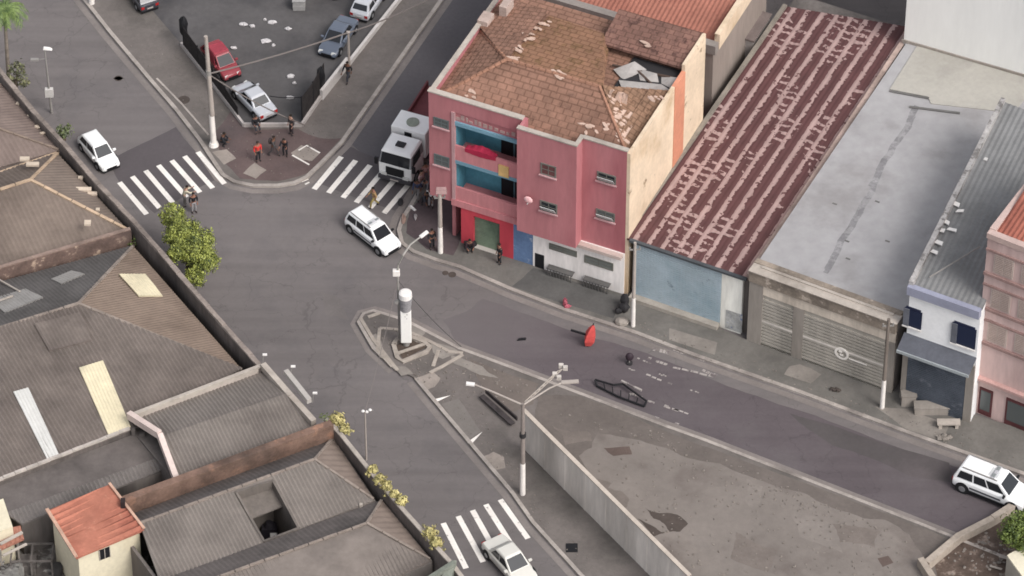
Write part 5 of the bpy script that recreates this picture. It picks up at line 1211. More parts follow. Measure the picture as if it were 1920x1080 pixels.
hC = topz(pC, 64); mb = MB(); mb.tube((0,0,0), (0,0,hC), .09, .07, 8); mb.build('shaft', PG, tC); mb = MB(); mb.box(-.12,.12,-.12,.12,hC,hC+.06); mb.build('cap', PG, tC)
def wire(lab, pts, r=.025, sag=.4, m=CABLE):
    out = []; 
    for i in range(len(pts)-1):
        a, b = Vector(pts[i]), Vector(pts[i+1])
        for k in range(9): t = k/8; out.append(a.lerp(b, t)-Vector((0,0,sag*4*t*(1-t))))
    mb = MB(); mb.path(out, r, 6); return single(mb, 'overhead_cable', m, lab, 'cable', Vector(pts[0]))
topA = Vector((pA.x-.1, pA.y, zc-.3))
pp1 = P(655,66,3.6); pp2 = P(745,28,4.2)
wire('thick pale cable from the tall corner pole across the parking lot to the short post', [topA, Vector((pC.x, pC.y, hC+.13))], .055, .15)
wire('pale cable from the short post to beyond the top edge', [Vector((pC.x, pC.y, hC+.1)), P(820,-10,5)], .05, .2)
wire('pale cable from the tall corner pole down to the corner of the parking lot wall', [topA, P(570,234,.3)], .04, .3)
# lamp on the left pavement with a white box
t, p = pole_thing('street_lamp', 'slender street lamp with white head and a white box halfway at the far left', 'street lamp', 97, 212, z=.0); h = topz(p, 92)
mb = MB(); mb.tube((0,0,0), (-.1,0,h), .09, .05, 8); mb.build('shaft', METAL, t)
mb = MB(); mb.hull8([(-.2,-.12,h),(.4,-.12,h-.05),(.4,.12,h-.05),(-.2,.12,h)], [(-.15,-.1,h+.16),(.25,-.08,h+.1),(.25,.08,h+.1),(-.15,.1,h+.16)]); mb.build('lamp_head', WHITE, t, bevel=.02)
zb = topz(p, 172); mb = MB(); mb.box(-.3,.22,-.18,.1,zb-.35,zb+.3); mb.build('box', mat('box_pale', c8(206,202,198,.9), .7), t)
mb = MB(); mb.bar((-1.0,0,h-.95), (-.05,0,h-.8), .05, .05); mb.box(-1.05,-.55,-.1,.1,h-.95,h-.83); mb.build('side_arm', METAL, t)
# island: clock-like column and lamp
t, p = pole_thing('advertising_column', 'white advertising column with a grey banded capital on the traffic island', 'column', 762, 646, z=.17)
h1_ = topz(p, 580)-.17; h2_ = topz(p, 556)-.17; h3_ = topz(p, 550)-.17
mb = MB(); mb.tube((0,0,0), (0,0,.35), .2, .18, 12); mb.build('stem', METAL, t)
mb = MB(); mb.hull8([(-.33,-.25,.35),(.33,-.25,.35),(.33,.25,.35),(-.33,.25,.35)], [(-.33,-.25,h1_),(.33,-.25,h1_),(.33,.25,h1_),(-.33,.25,h1_)]); sh_ = mb.build('panel', mat('panel_white', c8(240,238,234,.97), .5, .03, 1, 4), t, bevel=.05)
mb = MB()
for k, (a_, b_) in enumerate(((.05,.11),(-.06,-.02),(.04,.08))): mb.box(a_, b_, -.262, -.24, h1_-.25-.17*k, h1_-.2-.17*k)
mb.build('small_mark', mat('mark_grey', c8(120,118,116,.8), .7), sh_)
mb = MB()
for k in range(3): z0 = h1_+(h2_-h1_)*k/3; mb.tube((0,0,z0+.01), (0,0,z0+(h2_-h1_)/3-.06), .34+.03*k, .34+.03*k, 16)
mb.tube((0,0,h1_), (0,0,h2_), .28, n=12); mb.build('capital', mat('capital_grey', c8(150,148,150,.85), .6), t)
mb = MB(); mb.tube((0,0,h2_-.03), (0,0,h3_+.05), .42, .4, 18); mb.tube((0,0,h3_+.05), (0,0,h3_+.12), .4, .3, 18); mb.build('cap', WHITE, t)
mb = MB(); mb.tube((-.55,0,h2_-.5), (-.35,0,h2_-.25), .16, .1, 10); mb.build('side_lamp', METAL, t)
t, p = pole_thing('street_lamp', 'grey street lamp with a long curved arm and a white box behind the white column', 'street lamp', 750, 636, z=.17); hh1 = topz(p, 512)
pts = [(0,0,0), (-.05,0,hh1-.5)]
mb = MB(); mb.path(pts, .1, 8, .07); mb.build('shaft', METAL, t)
ztop = topz(p, 466); pe = P(790,443, ztop+.4)-Vector((p.x, p.y, .17)); ps = Vector((-.05,0,hh1-.5))
q0 = P(756,478,ztop-.2)-Vector((p.x, p.y, .17)); q1 = P(770,458,ztop+.15)-Vector((p.x, p.y, .17))
mb = MB(); mb.path([ps, Vector((-.02,0,hh1+.5)), q0, q1, pe], .07, 8, .05); mb.build('arm', mat('arm_grey', c8(172,168,162,.86), .6), t, smooth=True)
mb = MB(); d_ = (pe-q1).normalized(); mb.bar(pe-d_*.1, pe+d_*.5, .24, .12); mb.build('lamp_head', WHITE, t, bevel=.03)
mb = MB(); c_ = P(743,512,hh1)-Vector((p.x,p.y,.17)); mb.box(c_.x-.22, c_.x+.22, -.15,.15, hh1-.35, hh1+.1); mb.build('box', PW_, t, bevel=.04)
lampA = Vector((p.x-.05, p.y, hh1-.6))
# thin mast by the left boundary wall
t, p = pole_thing('lamp_mast', 'thin pale mast with small white fittings standing behind the lower boundary wall', 'mast', 687, 862, z=.0); h = topz(p, 772)
mb = MB(); mb.tube((0,0,0), (0,0,h), .06, .045, 8); mb.build('shaft', PG, t)
for i, (dx, dz_) in enumerate(((-.12,.05),(.12,.0),(.3,.15))): mb = MB(); mb.blob((dx,0,h+dz_), .11, .1, .09, 8, 5); mb.build('fitting', WHITE, t)
mb = MB(); mb.bar((.1,0,h), (.5,0,h+.15), .04, .04); mb.build('bracket', METAL, t)
wire('thin cable from the pale mast up to the lamp on the traffic island', [Vector((p.x, p.y, h)), lampA], .02, .25)
tt, p9 = P(1195,612,0), P(945,680,0)
wire('long thin dark cable from the island lamp down to the southern pavement', [lampA, P(865,650,.2)], .022, .3, mat('cable_dark', c8(84,80,80,.8), .7))
# double armed lamp
t, p = pole_thing('street_lamp', 'double armed street lamp with a white painted base at the end of the concrete fence', 'street lamp', 980, 926); h = topz(p, 757)-.13; hw_ = topz(p, 868)-.13
mb = MB(); mb.tube((0,0,hw_), (0,0,h), .15, .1, 12); mb.build('shaft', mat('pole_mid', c8(142,132,126,.84), .8, .15), t)
mb = MB(); mb.tube((0,0,0), (0,0,hw_), .17, .155, 12); mb.build('painted_base', PW_, t)
def loc(u, v, z): return P(u, v, z)-Vector((p.x, p.y, .13))
mb = MB(); mb.path([(0,0,h-.1), loc(925,735,h+.5), loc(890,721,h+.75)], .06, 8, .05); mb.build('arm', PG, t)
e_ = loc(890,721,h+.75); e2_ = loc(874,719,h+.8); mb = MB(); mb.bar(e_, e2_, .24, .1); mb.build('lamp_head', WHITE, t)
mb = MB(); mb.path([(0,0,h-.1), loc(1030,728,h+.4), loc(1055,717,h+.5)], .06, 8, .05); mb.build('arm', PG, t)
mb = MB(); mb.bar(loc(1053,717,h+.5), loc(1085,715,h+.5), .24, .1); mb.build('lamp_head', PG, t)
mb = MB(); m0, m1 = loc(988,752,h), loc(1050,694,h+.4)
for o_ in (-.14, .14): mb.bar(m0+Vector((o_,o_*.6,0)), m1+Vector((o_,o_*.6,0)), .05, .05)
for k in range(9): q_ = m0.lerp(m1, k/8); mb.bar(q_+Vector((-.14,-.09,0)), q_+Vector((.14,.09,0)), .04, .04)
mb.build('truss_arm', mat('truss', c8(186,176,166,.86), .7), t)
for u, v in ((1048,708),(1060,690),(1052,686),(1040,702)): q_ = loc(u, v, h+.4); mb = MB(); mb.box(q_.x-.14,q_.x+.14,q_.y-.1,q_.y+.1,q_.z-.15,q_.z+.15); mb.build('floodlight', mat('flood', c8(206,198,190,.9), .6), t, bevel=.02)
mb = MB(); z_ = topz(p, 815); mb.tube((0,0,z_-.3), (0,0,z_), .2, n=10); mb.build('clamp', DARK, t)
# concrete panel fence along the vacant lot
fa, fb = P(984,844,0), P(1290,1152,0)
ft = thing('panel_fence', 'long pale concrete panel fence dividing the pavement from the vacant lot', 'fence', fa)
hf = topz(fa, 772); n = 8; 
fa.z = fb.z = 0
for k in range(n):
    a_, b_ = fa.lerp(fb, k/n), fa.lerp(fb, (k+1)/n); d_ = (b_-a_).normalized()
    mb = MB(); mb.wall(a_+d_*.09, b_-d_*.09, .10, .1, hf-.05+random.uniform(-.03,.03)); mb.build('panel', mat('fence_panel', c8(216,208,200,1.0), .9, .12, .5, 4, stain=c8(186,178,170,.95), streak=True), ft, world=True)
    mb = MB(); mb.wall(a_-d_*.088, a_+d_*.088, .13, .1, hf-.02); mb.build('post', MATS['fence_panel'], ft, world=True)
mb = MB(); mb.wall(fa-(fb-fa).normalized()*.15, fb, .26, hf-.015, hf+.09); mb.build('coping', mat('coping_fence', c8(196,184,172,.88), .9, .12, 1, 5), ft, world=True)
# bench-like scrap by the fence end
t, p = pole_thing('broken_bench', 'long dark broken bench lying beside the near end of the concrete fence', 'bench', 925, 765)
a_, b_ = P(903,742,.35)-p, P(962,795,.35)-p
mb = MB(); mb.bar(a_, b_, .35, .08); mb.bar(a_+Vector((.25,.2,.2)), b_+Vector((.25,.2,.25)), .08, .3); mb.build('seat', mat('bench_dark', c8(72,66,66,.8), .8, .3, 2, 6), t)
for k in (.08, .5, .92): q_ = a_.lerp(b_, k); mb = MB(); mb.bar((q_.x,q_.y,-.13), (q_.x,q_.y,q_.z), .1, .1); mb.build('leg', DARK, t)
# ---- parking lot edge: low wall, dark mesh fences
lw = MB(); pl = [P(u, v, 0) for u, v in ((340,88),(395,158),(457,240),(566,240),(612,172))]
t = thing('low_wall', 'low pale kerb wall around the tip of the parking lot', 'wall', P(510,240,0))
for i in range(4): lw.wall(pl[i], pl[i+1], .16, .1, .42)
lw.build('masonry', mat('low_wall_pale', c8(186,178,174,.87), .9, .12, 1, 5), t, world=True)
t = thing('low_wall', 'taller whitish wall rising along the right side of the parking lot', 'wall', P(650,130,0)); lw = MB()
a_, b_, c_ = P(612,172,0), P(652,128,0), P(800,-60,0); d_ = P(603,190,0)
lw.wall(d_, b_, .2, .1, .95); lw.wall(b_, c_, .2, .1, .5); lw.build('masonry', mat('low_wall_white', c8(208,202,198,.9), .9, .1, 1, 5), t, world=True)
MESH = mat('dark_mesh', c8(52,48,48,.75), .85, .3, 2, 8)
def mesh_fence(lab, pts, hs, gap=0):
    t = thing('mesh_fence', lab, 'fence', P(*pts[0], 0), 0)
    q = [P(u, v, 0) for u, v in pts]
    for i in range(len(q)-1):
        n = max(1, int((q[i+1]-q[i]).length/1.6))
        for k in range(n):
            a_, b_ = q[i].lerp(q[i+1], k/n), q[i].lerp(q[i+1], (k+1)/n); h_ = hs[i]+(hs[i+1]-hs[i])*k/n; h2 = hs[i]+(hs[i+1]-hs[i])*(k+1)/n
            mb = MB(); mb.wall(a_, b_, .04, .3, h_, h2); mb.build('mesh_panel', MESH, t, world=True)
            mb = MB(); mb.tube((a_.x,a_.y,.1), (a_.x,a_.y,h_+.1), .045, n=6); mb.build('post', BLACK, t, world=True)
mesh_fence('dark mesh fence along the left side of the parking lot beside the parked cars', [(345,93),(400,163),(447,225)], [2.0,1.7,1.1])
mesh_fence('dark mesh fence panels at the right tip of the parking lot', [(567,233),(588,203),(609,170)], [2.3,2.2,2.4])
for u, v, lab, hh_ in ((346,88,'black hooded bundle hanging at the far end of the left mesh fence',2.3),(603,180,'black bundle hanging at the far end of the right mesh fence',2.2)):
    p = P(u, v, 0); mb = MB(); mb.blob((p.x, p.y, hh_-.5), .3, .25, .8, 10, 7, .15); mb.tube((p.x,p.y,.1), (p.x,p.y,hh_), .06, n=6); single(mb, 'tarp_bundle', BLACK, lab, 'bundle', (p.x, p.y, .1), smooth=True)
wire('dark low rope across the tip of the parking lot between car and fence', [P(505,180,.5), P(565,182,1.6)], .03, .1, DARK)
# litter in the lot
for u, v, r, lab in ((457,47,.30,'largest white litter bag in the upper left of the parking lot'),(473,50,.2,'small white litter right beside the largest bag'),(511,43,.28,'pale crumpled litter in the upper middle of the parking lot'),(540,55,.26,'pale flat litter to the right in the upper parking lot'),(498,78,.34,'round white litter bag in the middle of the parking lot'),(513,86,.14,'tiny white scrap beside the round white bag'),(497,38,.1,'tiny white scrap above the pale crumpled litter'),(438,91,.2,'white scrap next to the red covered car'),(544,144,.26,'pale scrap in the lower parking lot'),(552,157,.14,'tiny scrap below the pale scrap in the lower parking lot'),(544,184,.24,'pale scrap close to the tip of the parking lot')):
    p = P(u, v, .14); mb = MB(); mb.blob((p.x, p.y, .2), r, r*.6, .12, 9, 5, .3); single(mb, 'litter', mat('litter', c8(202,198,198,.88), .8, .15, 2, 6), lab, 'litter', (p.x, p.y, .14), 'white litter scattered over the parking lot')
# ---- street objects
t = thing('toppled_barrier', 'long black toppled barrier lying on the road by the southern kerb', 'barrier', P(1165,745,0))
a_, b_, c_, d_ = P(1116,712,.3), P(1212,752,.3), P(1208,762,.1), P(1120,724,.1)
mb = MB(); mb.path([a_, P(1150,722,.35), P(1168,720,.38), b_, c_, P(1160,744,.15), d_, a_], .07, 6); mb.build('rail', BLACK, t, world=True)
mb = MB()
for k in range(1, 6): mb.tube(a_.lerp(b_, k/6), d_.lerp(c_, k/6), .035, n=5)
mb.build('bars', BLACK, t, world=True)
mb = MB(); mb.bar(P(1165,714,.55), P(1203,732,.5), .12, .1); mb.build('white_strip', PAINTW, t, world=True)
mb = MB(); p = P(1180,682,0)
mb.tube((p.x,p.y,0), (p.x,p.y,.12), .2, n=10); o = None
t = thing('road_sign', 'small dark round sign on a short post standing on the right hand road', 'sign', (p.x, p.y, .0)); mb.v = [(v[0]-p.x, v[1]-p.y, v[2]) for v in mb.v]; mb.build('foot', DARK, t)
hs_ = topz(p, 662) if False else 0
mb = MB(); mb.tube((0,0,0), (0,0,.7), .04, n=6); mb.build('post', METAL, t)
mb = MB(); mb.blob((0,0,.6), .26, .2, .3, 12, 8); mb.build('disc', mat('sign_dark', c8(58,46,54,.8), .6), t, smooth=True)
p = P(978,637,0); mb = MB(); mb.hull8([(p.x-.3,p.y-.12,.005),(p.x+.25,p.y-.05,.005),(p.x+.3,p.y+.13,.005),(p.x-.2,p.y+.08,.005)], [(p.x-.25,p.y-.1,.1),(p.x+.2,p.y-.04,.1),(p.x+.25,p.y+.1,.1),(p.x-.15,p.y+.06,.1)]); single(mb, 'black_bag', BLACK, 'flat black bag lying alone on the road above the traffic island', 'bag')
RD = mat('vivid_red', c8(206,84,80,.9), .8, .15, 1.5, 5)
p = P(1102,648,0); t = thing('parasol', 'red folded parasol leaning on a dark bar above the middle of the road', 'parasol', (p.x, p.y, 0))
mb = MB(); zz = [(.12,.25),(.55,.42),(1.0,.4),(1.4,.26),(1.75,.06)]; nn = 8
vs = []
for j, (z_, r_) in enumerate(zz):
    for i in range(nn): a_ = 2*math.pi*i/nn; k = 1 if i % 2 else .72; vs.append((math.cos(a_)*r_*k+.18*z_, math.sin(a_)*r_*k, z_))
mb.add(vs, [(j*nn+i, j*nn+(i+1)%nn, (j+1)*nn+(i+1)%nn, (j+1)*nn+i) for j in range(len(zz)-1) for i in range(nn)]+[tuple(range((len(zz)-1)*nn, len(zz)*nn)), tuple(range(nn))[::-1]]); mb.build('canopy', RD, t)
mb = MB(); mb.tube((0,0,0), (.34,0,1.9), .04, n=6); mb.build('pole', DARK, t)
mb = MB(); mb.bar((-1.05,.35,1.0), (-.1,.1,.85), .12, .1); mb.build('bar', BLACK, t)
# kerbside clutter on the right pavement
def small(name, lab, cat, u, v, fn, m, z=.13, **k):
    p = P(u, v, z); mb = MB(); fn(mb); o = mb.build(name, m, **k); o.location = (p.x, p.y, z); return props(o, lab, cat)
small('fabric_heap', 'pinkish red cloth heap on the kerb in front of the white shopfront', 'cloth', 1060, 573, lambda m: (m.blob((0,0,.25), .16, .14, .35, 9, 6, .3), m.blob((.15,-.15,.1), .25, .12, .14, 8, 5, .3)), mat('rose_cloth', c8(172,92,104,.9), .9, .2, 3, 6))
small('garbage_bags', 'dark rubbish bags against the pole by the blue warehouse front', 'bags', 1170, 583, lambda m: (m.blob((0,0,.3), .35, .3, .35, 9, 6, .15), m.blob((.05,.35,.6), .3, .28, .5, 9, 6, .15), m.blob((-.35,-.2,.2), .25, .2, .22, 8, 5, .2)), DARK, smooth=True)
small('stone_block', 'pale rounded concrete lump by the foot of the slim pole', 'block', 1166, 606, lambda m: m.blob((0,0,.12), .45, .35, .25, 10, 6, .1), CONC)
def boxy(m): m.hull8([(-.45,-.3,0),(.45,-.3,0),(.45,.3,0),(-.45,.3,0)], [(-.42,-.28,.75),(.42,-.28,.75),(.42,.28,.8),(-.42,.28,.8)]); m.box(-.48,.48,-.32,.32,.8,.86)
small('utility_cabinet', 'pale cabinet on the pavement in front of the dark slate shutter', 'cabinet', 1703, 756, boxy, CONC)
small('concrete_bench', 'pale concrete bench to the left of the pink apartment building', 'bench', 1778, 800, lambda m: (m.box(-.7,.7,-.25,.25,.35,.45), m.box(-.6,-.4,-.2,.2,0,.35), m.box(.4,.6,-.2,.2,0,.35)), PALEC)
small('rubble_pile', 'pile of pale rubble at the kerb below the concrete bench', 'rubble', 1770, 822, lambda m: [m.blob((random.uniform(-.4,.4), random.uniform(-.2,.2), .1), .18, .14, .12, 6, 4, .3) for _ in range(8)], CONC)
small('planter_box', 'low wide concrete box under the awning of the white house', 'planter', 1748, 772, lambda m: (m.box(-1.1,1.0,-.3,.3,0,.55), m.box(-1.15,1.05,-.35,.35,.55,.62)), CONC)
small('rubbish', 'dark rubbish heap near the kerb in front of the garage', 'rubbish', 1567, 733, lambda m: [m.blob((random.uniform(-.25,.25), random.uniform(-.15,.15), .1), .16, .13, .12, 6, 4, .3) for _ in range(5)], MUD)
small('white_paper', 'long scrap of white paper on the dark corner pavement', 'paper', 774, 392, lambda m: m.hull8([(-.28,.22,.0),(.1,-.2,.0),(.25,-.1,.0),(-.1,.3,.0)], [(-.25,.2,.1),(.1,-.15,.08),(.2,-.1,.05),(-.1,.25,.12)]), WHITE)
small('crumpled_wrap', 'greyish crumpled wrap below the long white paper on the corner pavement', 'wrap', 779, 408, lambda m: m.blob((0,0,.08), .12, .3, .08, 8, 5, .3), mat('wrap', c8(160,154,154,.85), .8))
small('rag', 'brownish rag at the curved kerb behind the white patrol car', 'rag', 757, 412, lambda m: (m.blob((0,0,.06), .15, .5, .07, 9, 5, .35)), mat('rag', c8(158,132,120,.85), .9, .2, 3, 6))
small('tyre_piece', 'dark oval tyre lying in the gutter of the corner behind the second crossing', 'tyre', 751, 380, lambda m: m.blob((0,0,.06), .18, .4, .08, 10, 6), DARK, z=.01)
small('dark_box', 'small dark box on the pavement beside the green shuttered shop', 'box', 880, 463, lambda m: (m.box(-.3,.3,-.15,.15,0,.35), m.box(-.34,.2,-.2,.1,.35,.45), m.blob((.3,.1,.2), .2, .2, .25, 8, 5, .2)), DARK)
# bottom-right corner: low walls, rubble, a cream box
t = thing('low_wall', 'low crumbling concrete wall in the bottom right corner', 'wall', P(1800,1010,0)); mb = MB()
q = [P(u, v, .8) for u, v in ((1738,1052),(1800,1000),(1862,968),(1930,925))]
for i in range(3): mb.wall(q[i], q[i+1], .4, .0, .75+random.uniform(-.05,.05))
q2 = [P(u, v, .8) for u, v in ((1726,1046),(1745,1075),(1775,1120))]
for i in range(2): mb.wall(q2[i], q2[i+1], .38, .0, .82)
mb.build('masonry', mat('crumbly', c8(172,160,148,.86), .9, .2, .8, 5, stain=c8(138,126,116,.84)), t, world=True)
rsheet([(1752,1060),(1800,1015),(1870,980),(1960,960),(1960,1150),(1780,1150)], .145, 'rubble_ground', mat('rubble_dark', c8(96,82,74,.8), .92, .35, 1.2, 5, spots=.56, spot_col=c8(140,126,116,.8)), 3, .05)
t = thing('garden_shed', 'corner of a small cream roofed shed at the bottom right edge', 'shed', P(1925,1090,0)); q = [P(u, v, 1.8) for u, v in ((1888,1042),(1940,1012),(2000,1050),(1930,1100))]
mb = MB(); mb.prism([(p.x, p.y) for p in q], 0, 1.7); mb.build('wall', mat('shed_grey', c8(186,180,168,.87), .85, .1), t, world=True)
mb = MB(); mb.prism([(p.x, p.y) for p in q], 1.702, 1.85); mb.build('roof', mat('shed_cream', c8(226,218,196,.93), .8, .1), t, world=True)
for u, v, lab in ((1868,1068,'white stick like plank in the rubble of the bottom right corner, left one'),(1885,1050,'white plank in the rubble of the bottom right corner nearest the shed')):
    small('plank', lab, 'plank', u, v, lambda m: m.bar((-.35,.2,.1), (.3,-.2,.25), .12, .05), PALEC)
for u, v, lab in ((1232,803,'pale stone on the southern kerb strip, upper one'),(1360,850,'pale stone on the southern kerb strip near its middle')):
    pass
# ======================= VEHICLES =======================
TYRE = mat('tyre', (.018,.018,.02), .8, .1); RIM = mat('rim', c8(150,150,152,.85), .4, .05, metal=.3)
CG = glass('car_glass', (.02,.022,.026), .08); LAMP = glass('headlamp', (.6,.6,.58), .2); TAIL = glass('taillamp', (.35,.02,.02), .25)
def paint(name, col, rough=.28):
    m = mat(name, col, rough, .03, .8, 3); m.node_tree.nodes['Principled BSDF'].inputs['Coat Weight'].default_value = .5; return m
def car(lab, u, v, heading, kind='hatch', col=None, stripe=False, z=.0, cat='car', name='parked_car', sc_=.87):
    """heading: picture vector (du, dv) of the nose"""
    S = {'hatch': (3.95,1.68,1.48), 'sedan': (4.35,1.72,1.45), 'suv': (4.75,1.88,1.76), 'pickup': (4.6,1.8,1.6)}[kind]; L, W, Hh = S
    c = P(u, v, z); c2 = P(u+heading[0], v+heading[1], z); a = math.atan2(c2.y-c.y, c2.x-c.x)
    t = thing(name, lab, cat, (c.x, c.y, z), a); t.scale = (sc_,)*3; hw = W/2; g = .2 if kind != 'suv' else .26; bz = Hh*.60
    # lower body: stations (x, half width, bottom, top)
    fx = L/2; rx = -L/2; hood = bz-.14
    if kind == 'sedan': st = [(rx,.80,g+.16,bz-.22),(rx+.10,.93,g+.02,bz-.06),(rx+.5,.99,g,bz-.03),(rx+.95,1,g,bz),(0,1,g,bz),(fx-1.35,1,g,bz-.01),(fx-1.1,.99,g,hood+.06),(fx-.45,.96,g,hood-.05),(fx-.12,.88,g+.02,hood-.18),(fx,.70,g+.12,hood-.34)]
    else: st = [(rx,.84,g+.12,bz-.12),(rx+.08,.94,g+.02,bz-.02),(rx+.5,.99,g,bz),(0,1,g,bz),(fx-1.2,1,g,bz-.01),(fx-1.0,.99,g,hood+.06),(fx-.42,.96,g,hood-.03),(fx-.1,.88,g+.02,hood-.16),(fx,.70,g+.12,hood-.32)]
    mb = MB(); vs = []; K = 10
    for x, k, b, tp in st:
        w_ = hw*k; hgt = tp-b
        sec = [(-w_*.86,b),(-w_*.98,b+hgt*.22),(-w_,b+hgt*.5),(-w_*.965,b+hgt*.86),(-w_*.86,tp),(w_*.86,tp),(w_*.965,b+hgt*.86),(w_,b+hgt*.5),(w_*.98,b+hgt*.22),(w_*.86,b)]
        vs += [(x, y, zz_) for y, zz_ in sec]
    n = len(st); fs = []
    for i in range(n-1):
        for j in range(K): fs.append((i*K+j, i*K+(j+1)%K, (i+1)*K+(j+1)%K, (i+1)*K+j))
    fs += [tuple(range(K))[::-1], tuple(range((n-1)*K, n*K))]; fs = [f_[::-1] for f_ in fs]
    mb.add(vs, fs); bd = mb.build('body', col, t, smooth=True, bevel=.02)
    # cabin
    if kind == 'sedan': xb0, xb1, xt0, xt1 = rx+.85, fx-1.05, rx+1.45, fx-1.85
    elif kind == 'suv': xb0, xb1, xt0, xt1 = rx+.06, fx-1.02, rx+.32, fx-1.75
    else: xb0, xb1, xt0, xt1 = rx+.10, fx-.88, rx+.55, fx-1.65
    zb_, zt = bz-.02, Hh; wb_, wt = hw*.90, hw*.73
    B4 = [(xb0,-wb_,zb_),(xb1,-wb_*.94,zb_-.03),(xb1,wb_*.94,zb_-.03),(xb0,wb_,zb_)]; T4 = [(xt0,-wt,zt-.06),(xt1,-wt*.97,zt-.06),(xt1,wt*.97,zt-.06),(xt0,wt,zt-.06)]
    mb = MB(); mb.hull8(B4, T4); rf_ = mb.build('cabin', col, t, bevel=.05)
    mb = MB(); mb.hull8([(xt0-.02,-wt,zt-.07),(xt1+.04,-wt,zt-.07),(xt1+.04,wt,zt-.07),(xt0-.02,wt,zt-.07)], [(xt0+.12,-wt*.84,zt),(xt1-.1,-wt*.84,zt),(xt1-.1,wt*.84,zt),(xt0+.12,wt*.84,zt)]); mb.build('roof', col, t, bevel=.04)
    def pane(q, s0, s1, t0, t1, nm, par):
        q = [Vector(p) for p in q]; nrm = (q[1]-q[0]).cross(q[3]-q[0]).normalized()
        ctr = sum(q, Vector((0,0,0)))/4
        if nrm.dot(ctr-Vector((0,0,Hh*.6))) < 0: nrm = -nrm
        def I(s_, t_): return q[0].lerp(q[1], s_).lerp(q[3].lerp(q[2], s_), t_)+nrm*.012
        pts = [I(s0,t0), I(s1,t0), I(s1,t1), I(s0,t1)]; mb = MB(); mb.add(pts+[p-nrm*.03 for p in pts], [(0,1,2,3),(7,6,5,4),(0,4,5,1),(1,5,6,2),(2,6,7,3),(3,7,4,0)])
        o = mb.build(nm, CG, par); o.data.update(); return o
    pane([B4[1],B4[2],T4[2],T4[1]], .07,.93,.08,.93, 'windscreen', t); pane([B4[0],B4[3],T4[3],T4[0]], .09,.91,.25 if kind != 'sedan' else .1,.9, 'rear_window', t)
    for q in ([B4[0],B4[1],T4[1],T4[0]], [B4[3],B4[2],T4[2],T4[3]]):
        sp = [(.06,.34),(.37,.62),(.65,.93)] if kind == 'suv' else [(.10,.46),(.50,.90)]
        for s0, s1 in sp: pane(q, s0, s1, .12, .86, 'side_window', t)
    wr = .31 if kind != 'suv' else .38
    for sx in (fx-.78, rx+.74):
        for sy in (-1, 1):
            mb = MB(); mb.tube((sx, sy*(hw-.14), wr+.03), (sx, sy*(hw+.006), wr+.03), wr+.07, n=20); mb.build('wheel_arch', BLACK, t)
            mb = MB(); mb.tube((sx, sy*(hw-.2), wr), (sx, sy*(hw+.02), wr), wr, n=20); wl_ = mb.build('wheel', TYRE, t, smooth=True)
            mb = MB(); mb.tube((sx, sy*(hw+.0), wr), (sx, sy*(hw+.032), wr), wr*.62, wr*.55, 14); mb.build('rim', RIM, wl_)
    for sy in (-1, 1):
        y0, y1 = sorted((sy*hw*.42, sy*hw*.78)); zz_ = hood-.30
        mb = MB(); mb.hull8([(fx-.12,y0,zz_),(fx-.025,y0,zz_),(fx-.14,y1,zz_),(fx-.25,y1,zz_)], [(fx-.22,y0,zz_+.17),(fx-.06,y0,zz_+.15),(fx-.17,y1,zz_+.17),(fx-.3,y1,zz_+.17)]); mb.build('headlight', LAMP, t)
        y0, y1 = sorted((sy*hw*.56, sy*hw*.86)); mb = MB(); mb.box(rx-.015, rx+.12, y0, y1, bz-.38, bz-.14); mb.build('tail_light', TAIL, t)
        mb = MB(); mb.hull8([(xb1-.35, sy*hw*.92, bz-.02),(xb1-.2, sy*hw*.92, bz-.02),(xb1-.2, sy*(hw+.15), bz),(xb1-.32, sy*(hw+.15), bz)], [(xb1-.35, sy*hw*.92, bz+.12),(xb1-.2, sy*hw*.92, bz+.1),(xb1-.2, sy*(hw+.15), bz+.12),(xb1-.32, sy*(hw+.15), bz+.13)]); mb.build('mirror', BLACK if stripe else col, t)
    mb = MB(); mb.box(fx-.06, fx+.015, -hw*.5, hw*.5, g+.1, g+.26); mb.build('grille', BLACK, t)
    mb = MB(); mb.box(rx-.03, rx+.02, -.26, .26, g+.22, g+.34); mb.build('number_plate', PAINTW, t)
    mb = MB(); mb.box(rx-.01, fx-.02, -hw*.80, hw*.80, g-.06, g+.06); mb.build('underbody', BLACK, t)
    if kind == 'suv':
        mb = MB()
        for sy in (-1, 1): mb.bar((xt0+.2, sy*wt*.86, zt+.06), (xt1-.2, sy*wt*.86, zt+.05), .05, .05)
        mb.build('roof_rails', METAL, t)
    if stripe:
        mb = MB()
        for sy in (-1, 1): mb.box(rx+.5, fx-.4, sy*(hw-.02), sy*(hw+.008), g+.02, g+.2)
        mb.build('side_trim', BLACK, t)
        mb = MB()
        for sy in (-1, 1): mb.box(rx+1.2, fx-1.5, sy*(hw-.02), sy*(hw+.01), g+.36, g+.48)
        mb.build('side_stripe', mat('stripe_grey', c8(90,90,96,.85), .5), t)
        xm = xt1-.55; mb = MB(); mb.box(xm-.13, xm+.13, -wt*.8, wt*.8, zt+.005, zt+.11); lb = mb.build('light_bar', mat('bar_pale', c8(196,196,200,.9), .4), t, bevel=.03)
        mb = MB()
        for sy in (-1, 1): mb.box(xm-.10, xm+.10, sy*wt*.25, sy*wt*.7, zt+.07, zt+.125)
        mb.build('lens', glass('lens_grey', (.22,.24,.24), .3), lb)
        mb = MB(); mb.hull8([(fx-.5,-hw*.8,g+.02),(fx-.02,-hw*.62,g+.05),(fx-.02,hw*.62,g+.05),(fx-.5,hw*.8,g+.02)], [(fx-.3,-hw*.7,g+.3),(fx+.03,-hw*.58,g+.3),(fx+.03,hw*.58,g+.3),(fx-.3,hw*.7,g+.3)]); mb.build('bumper', BLACK, t, bevel=.03)
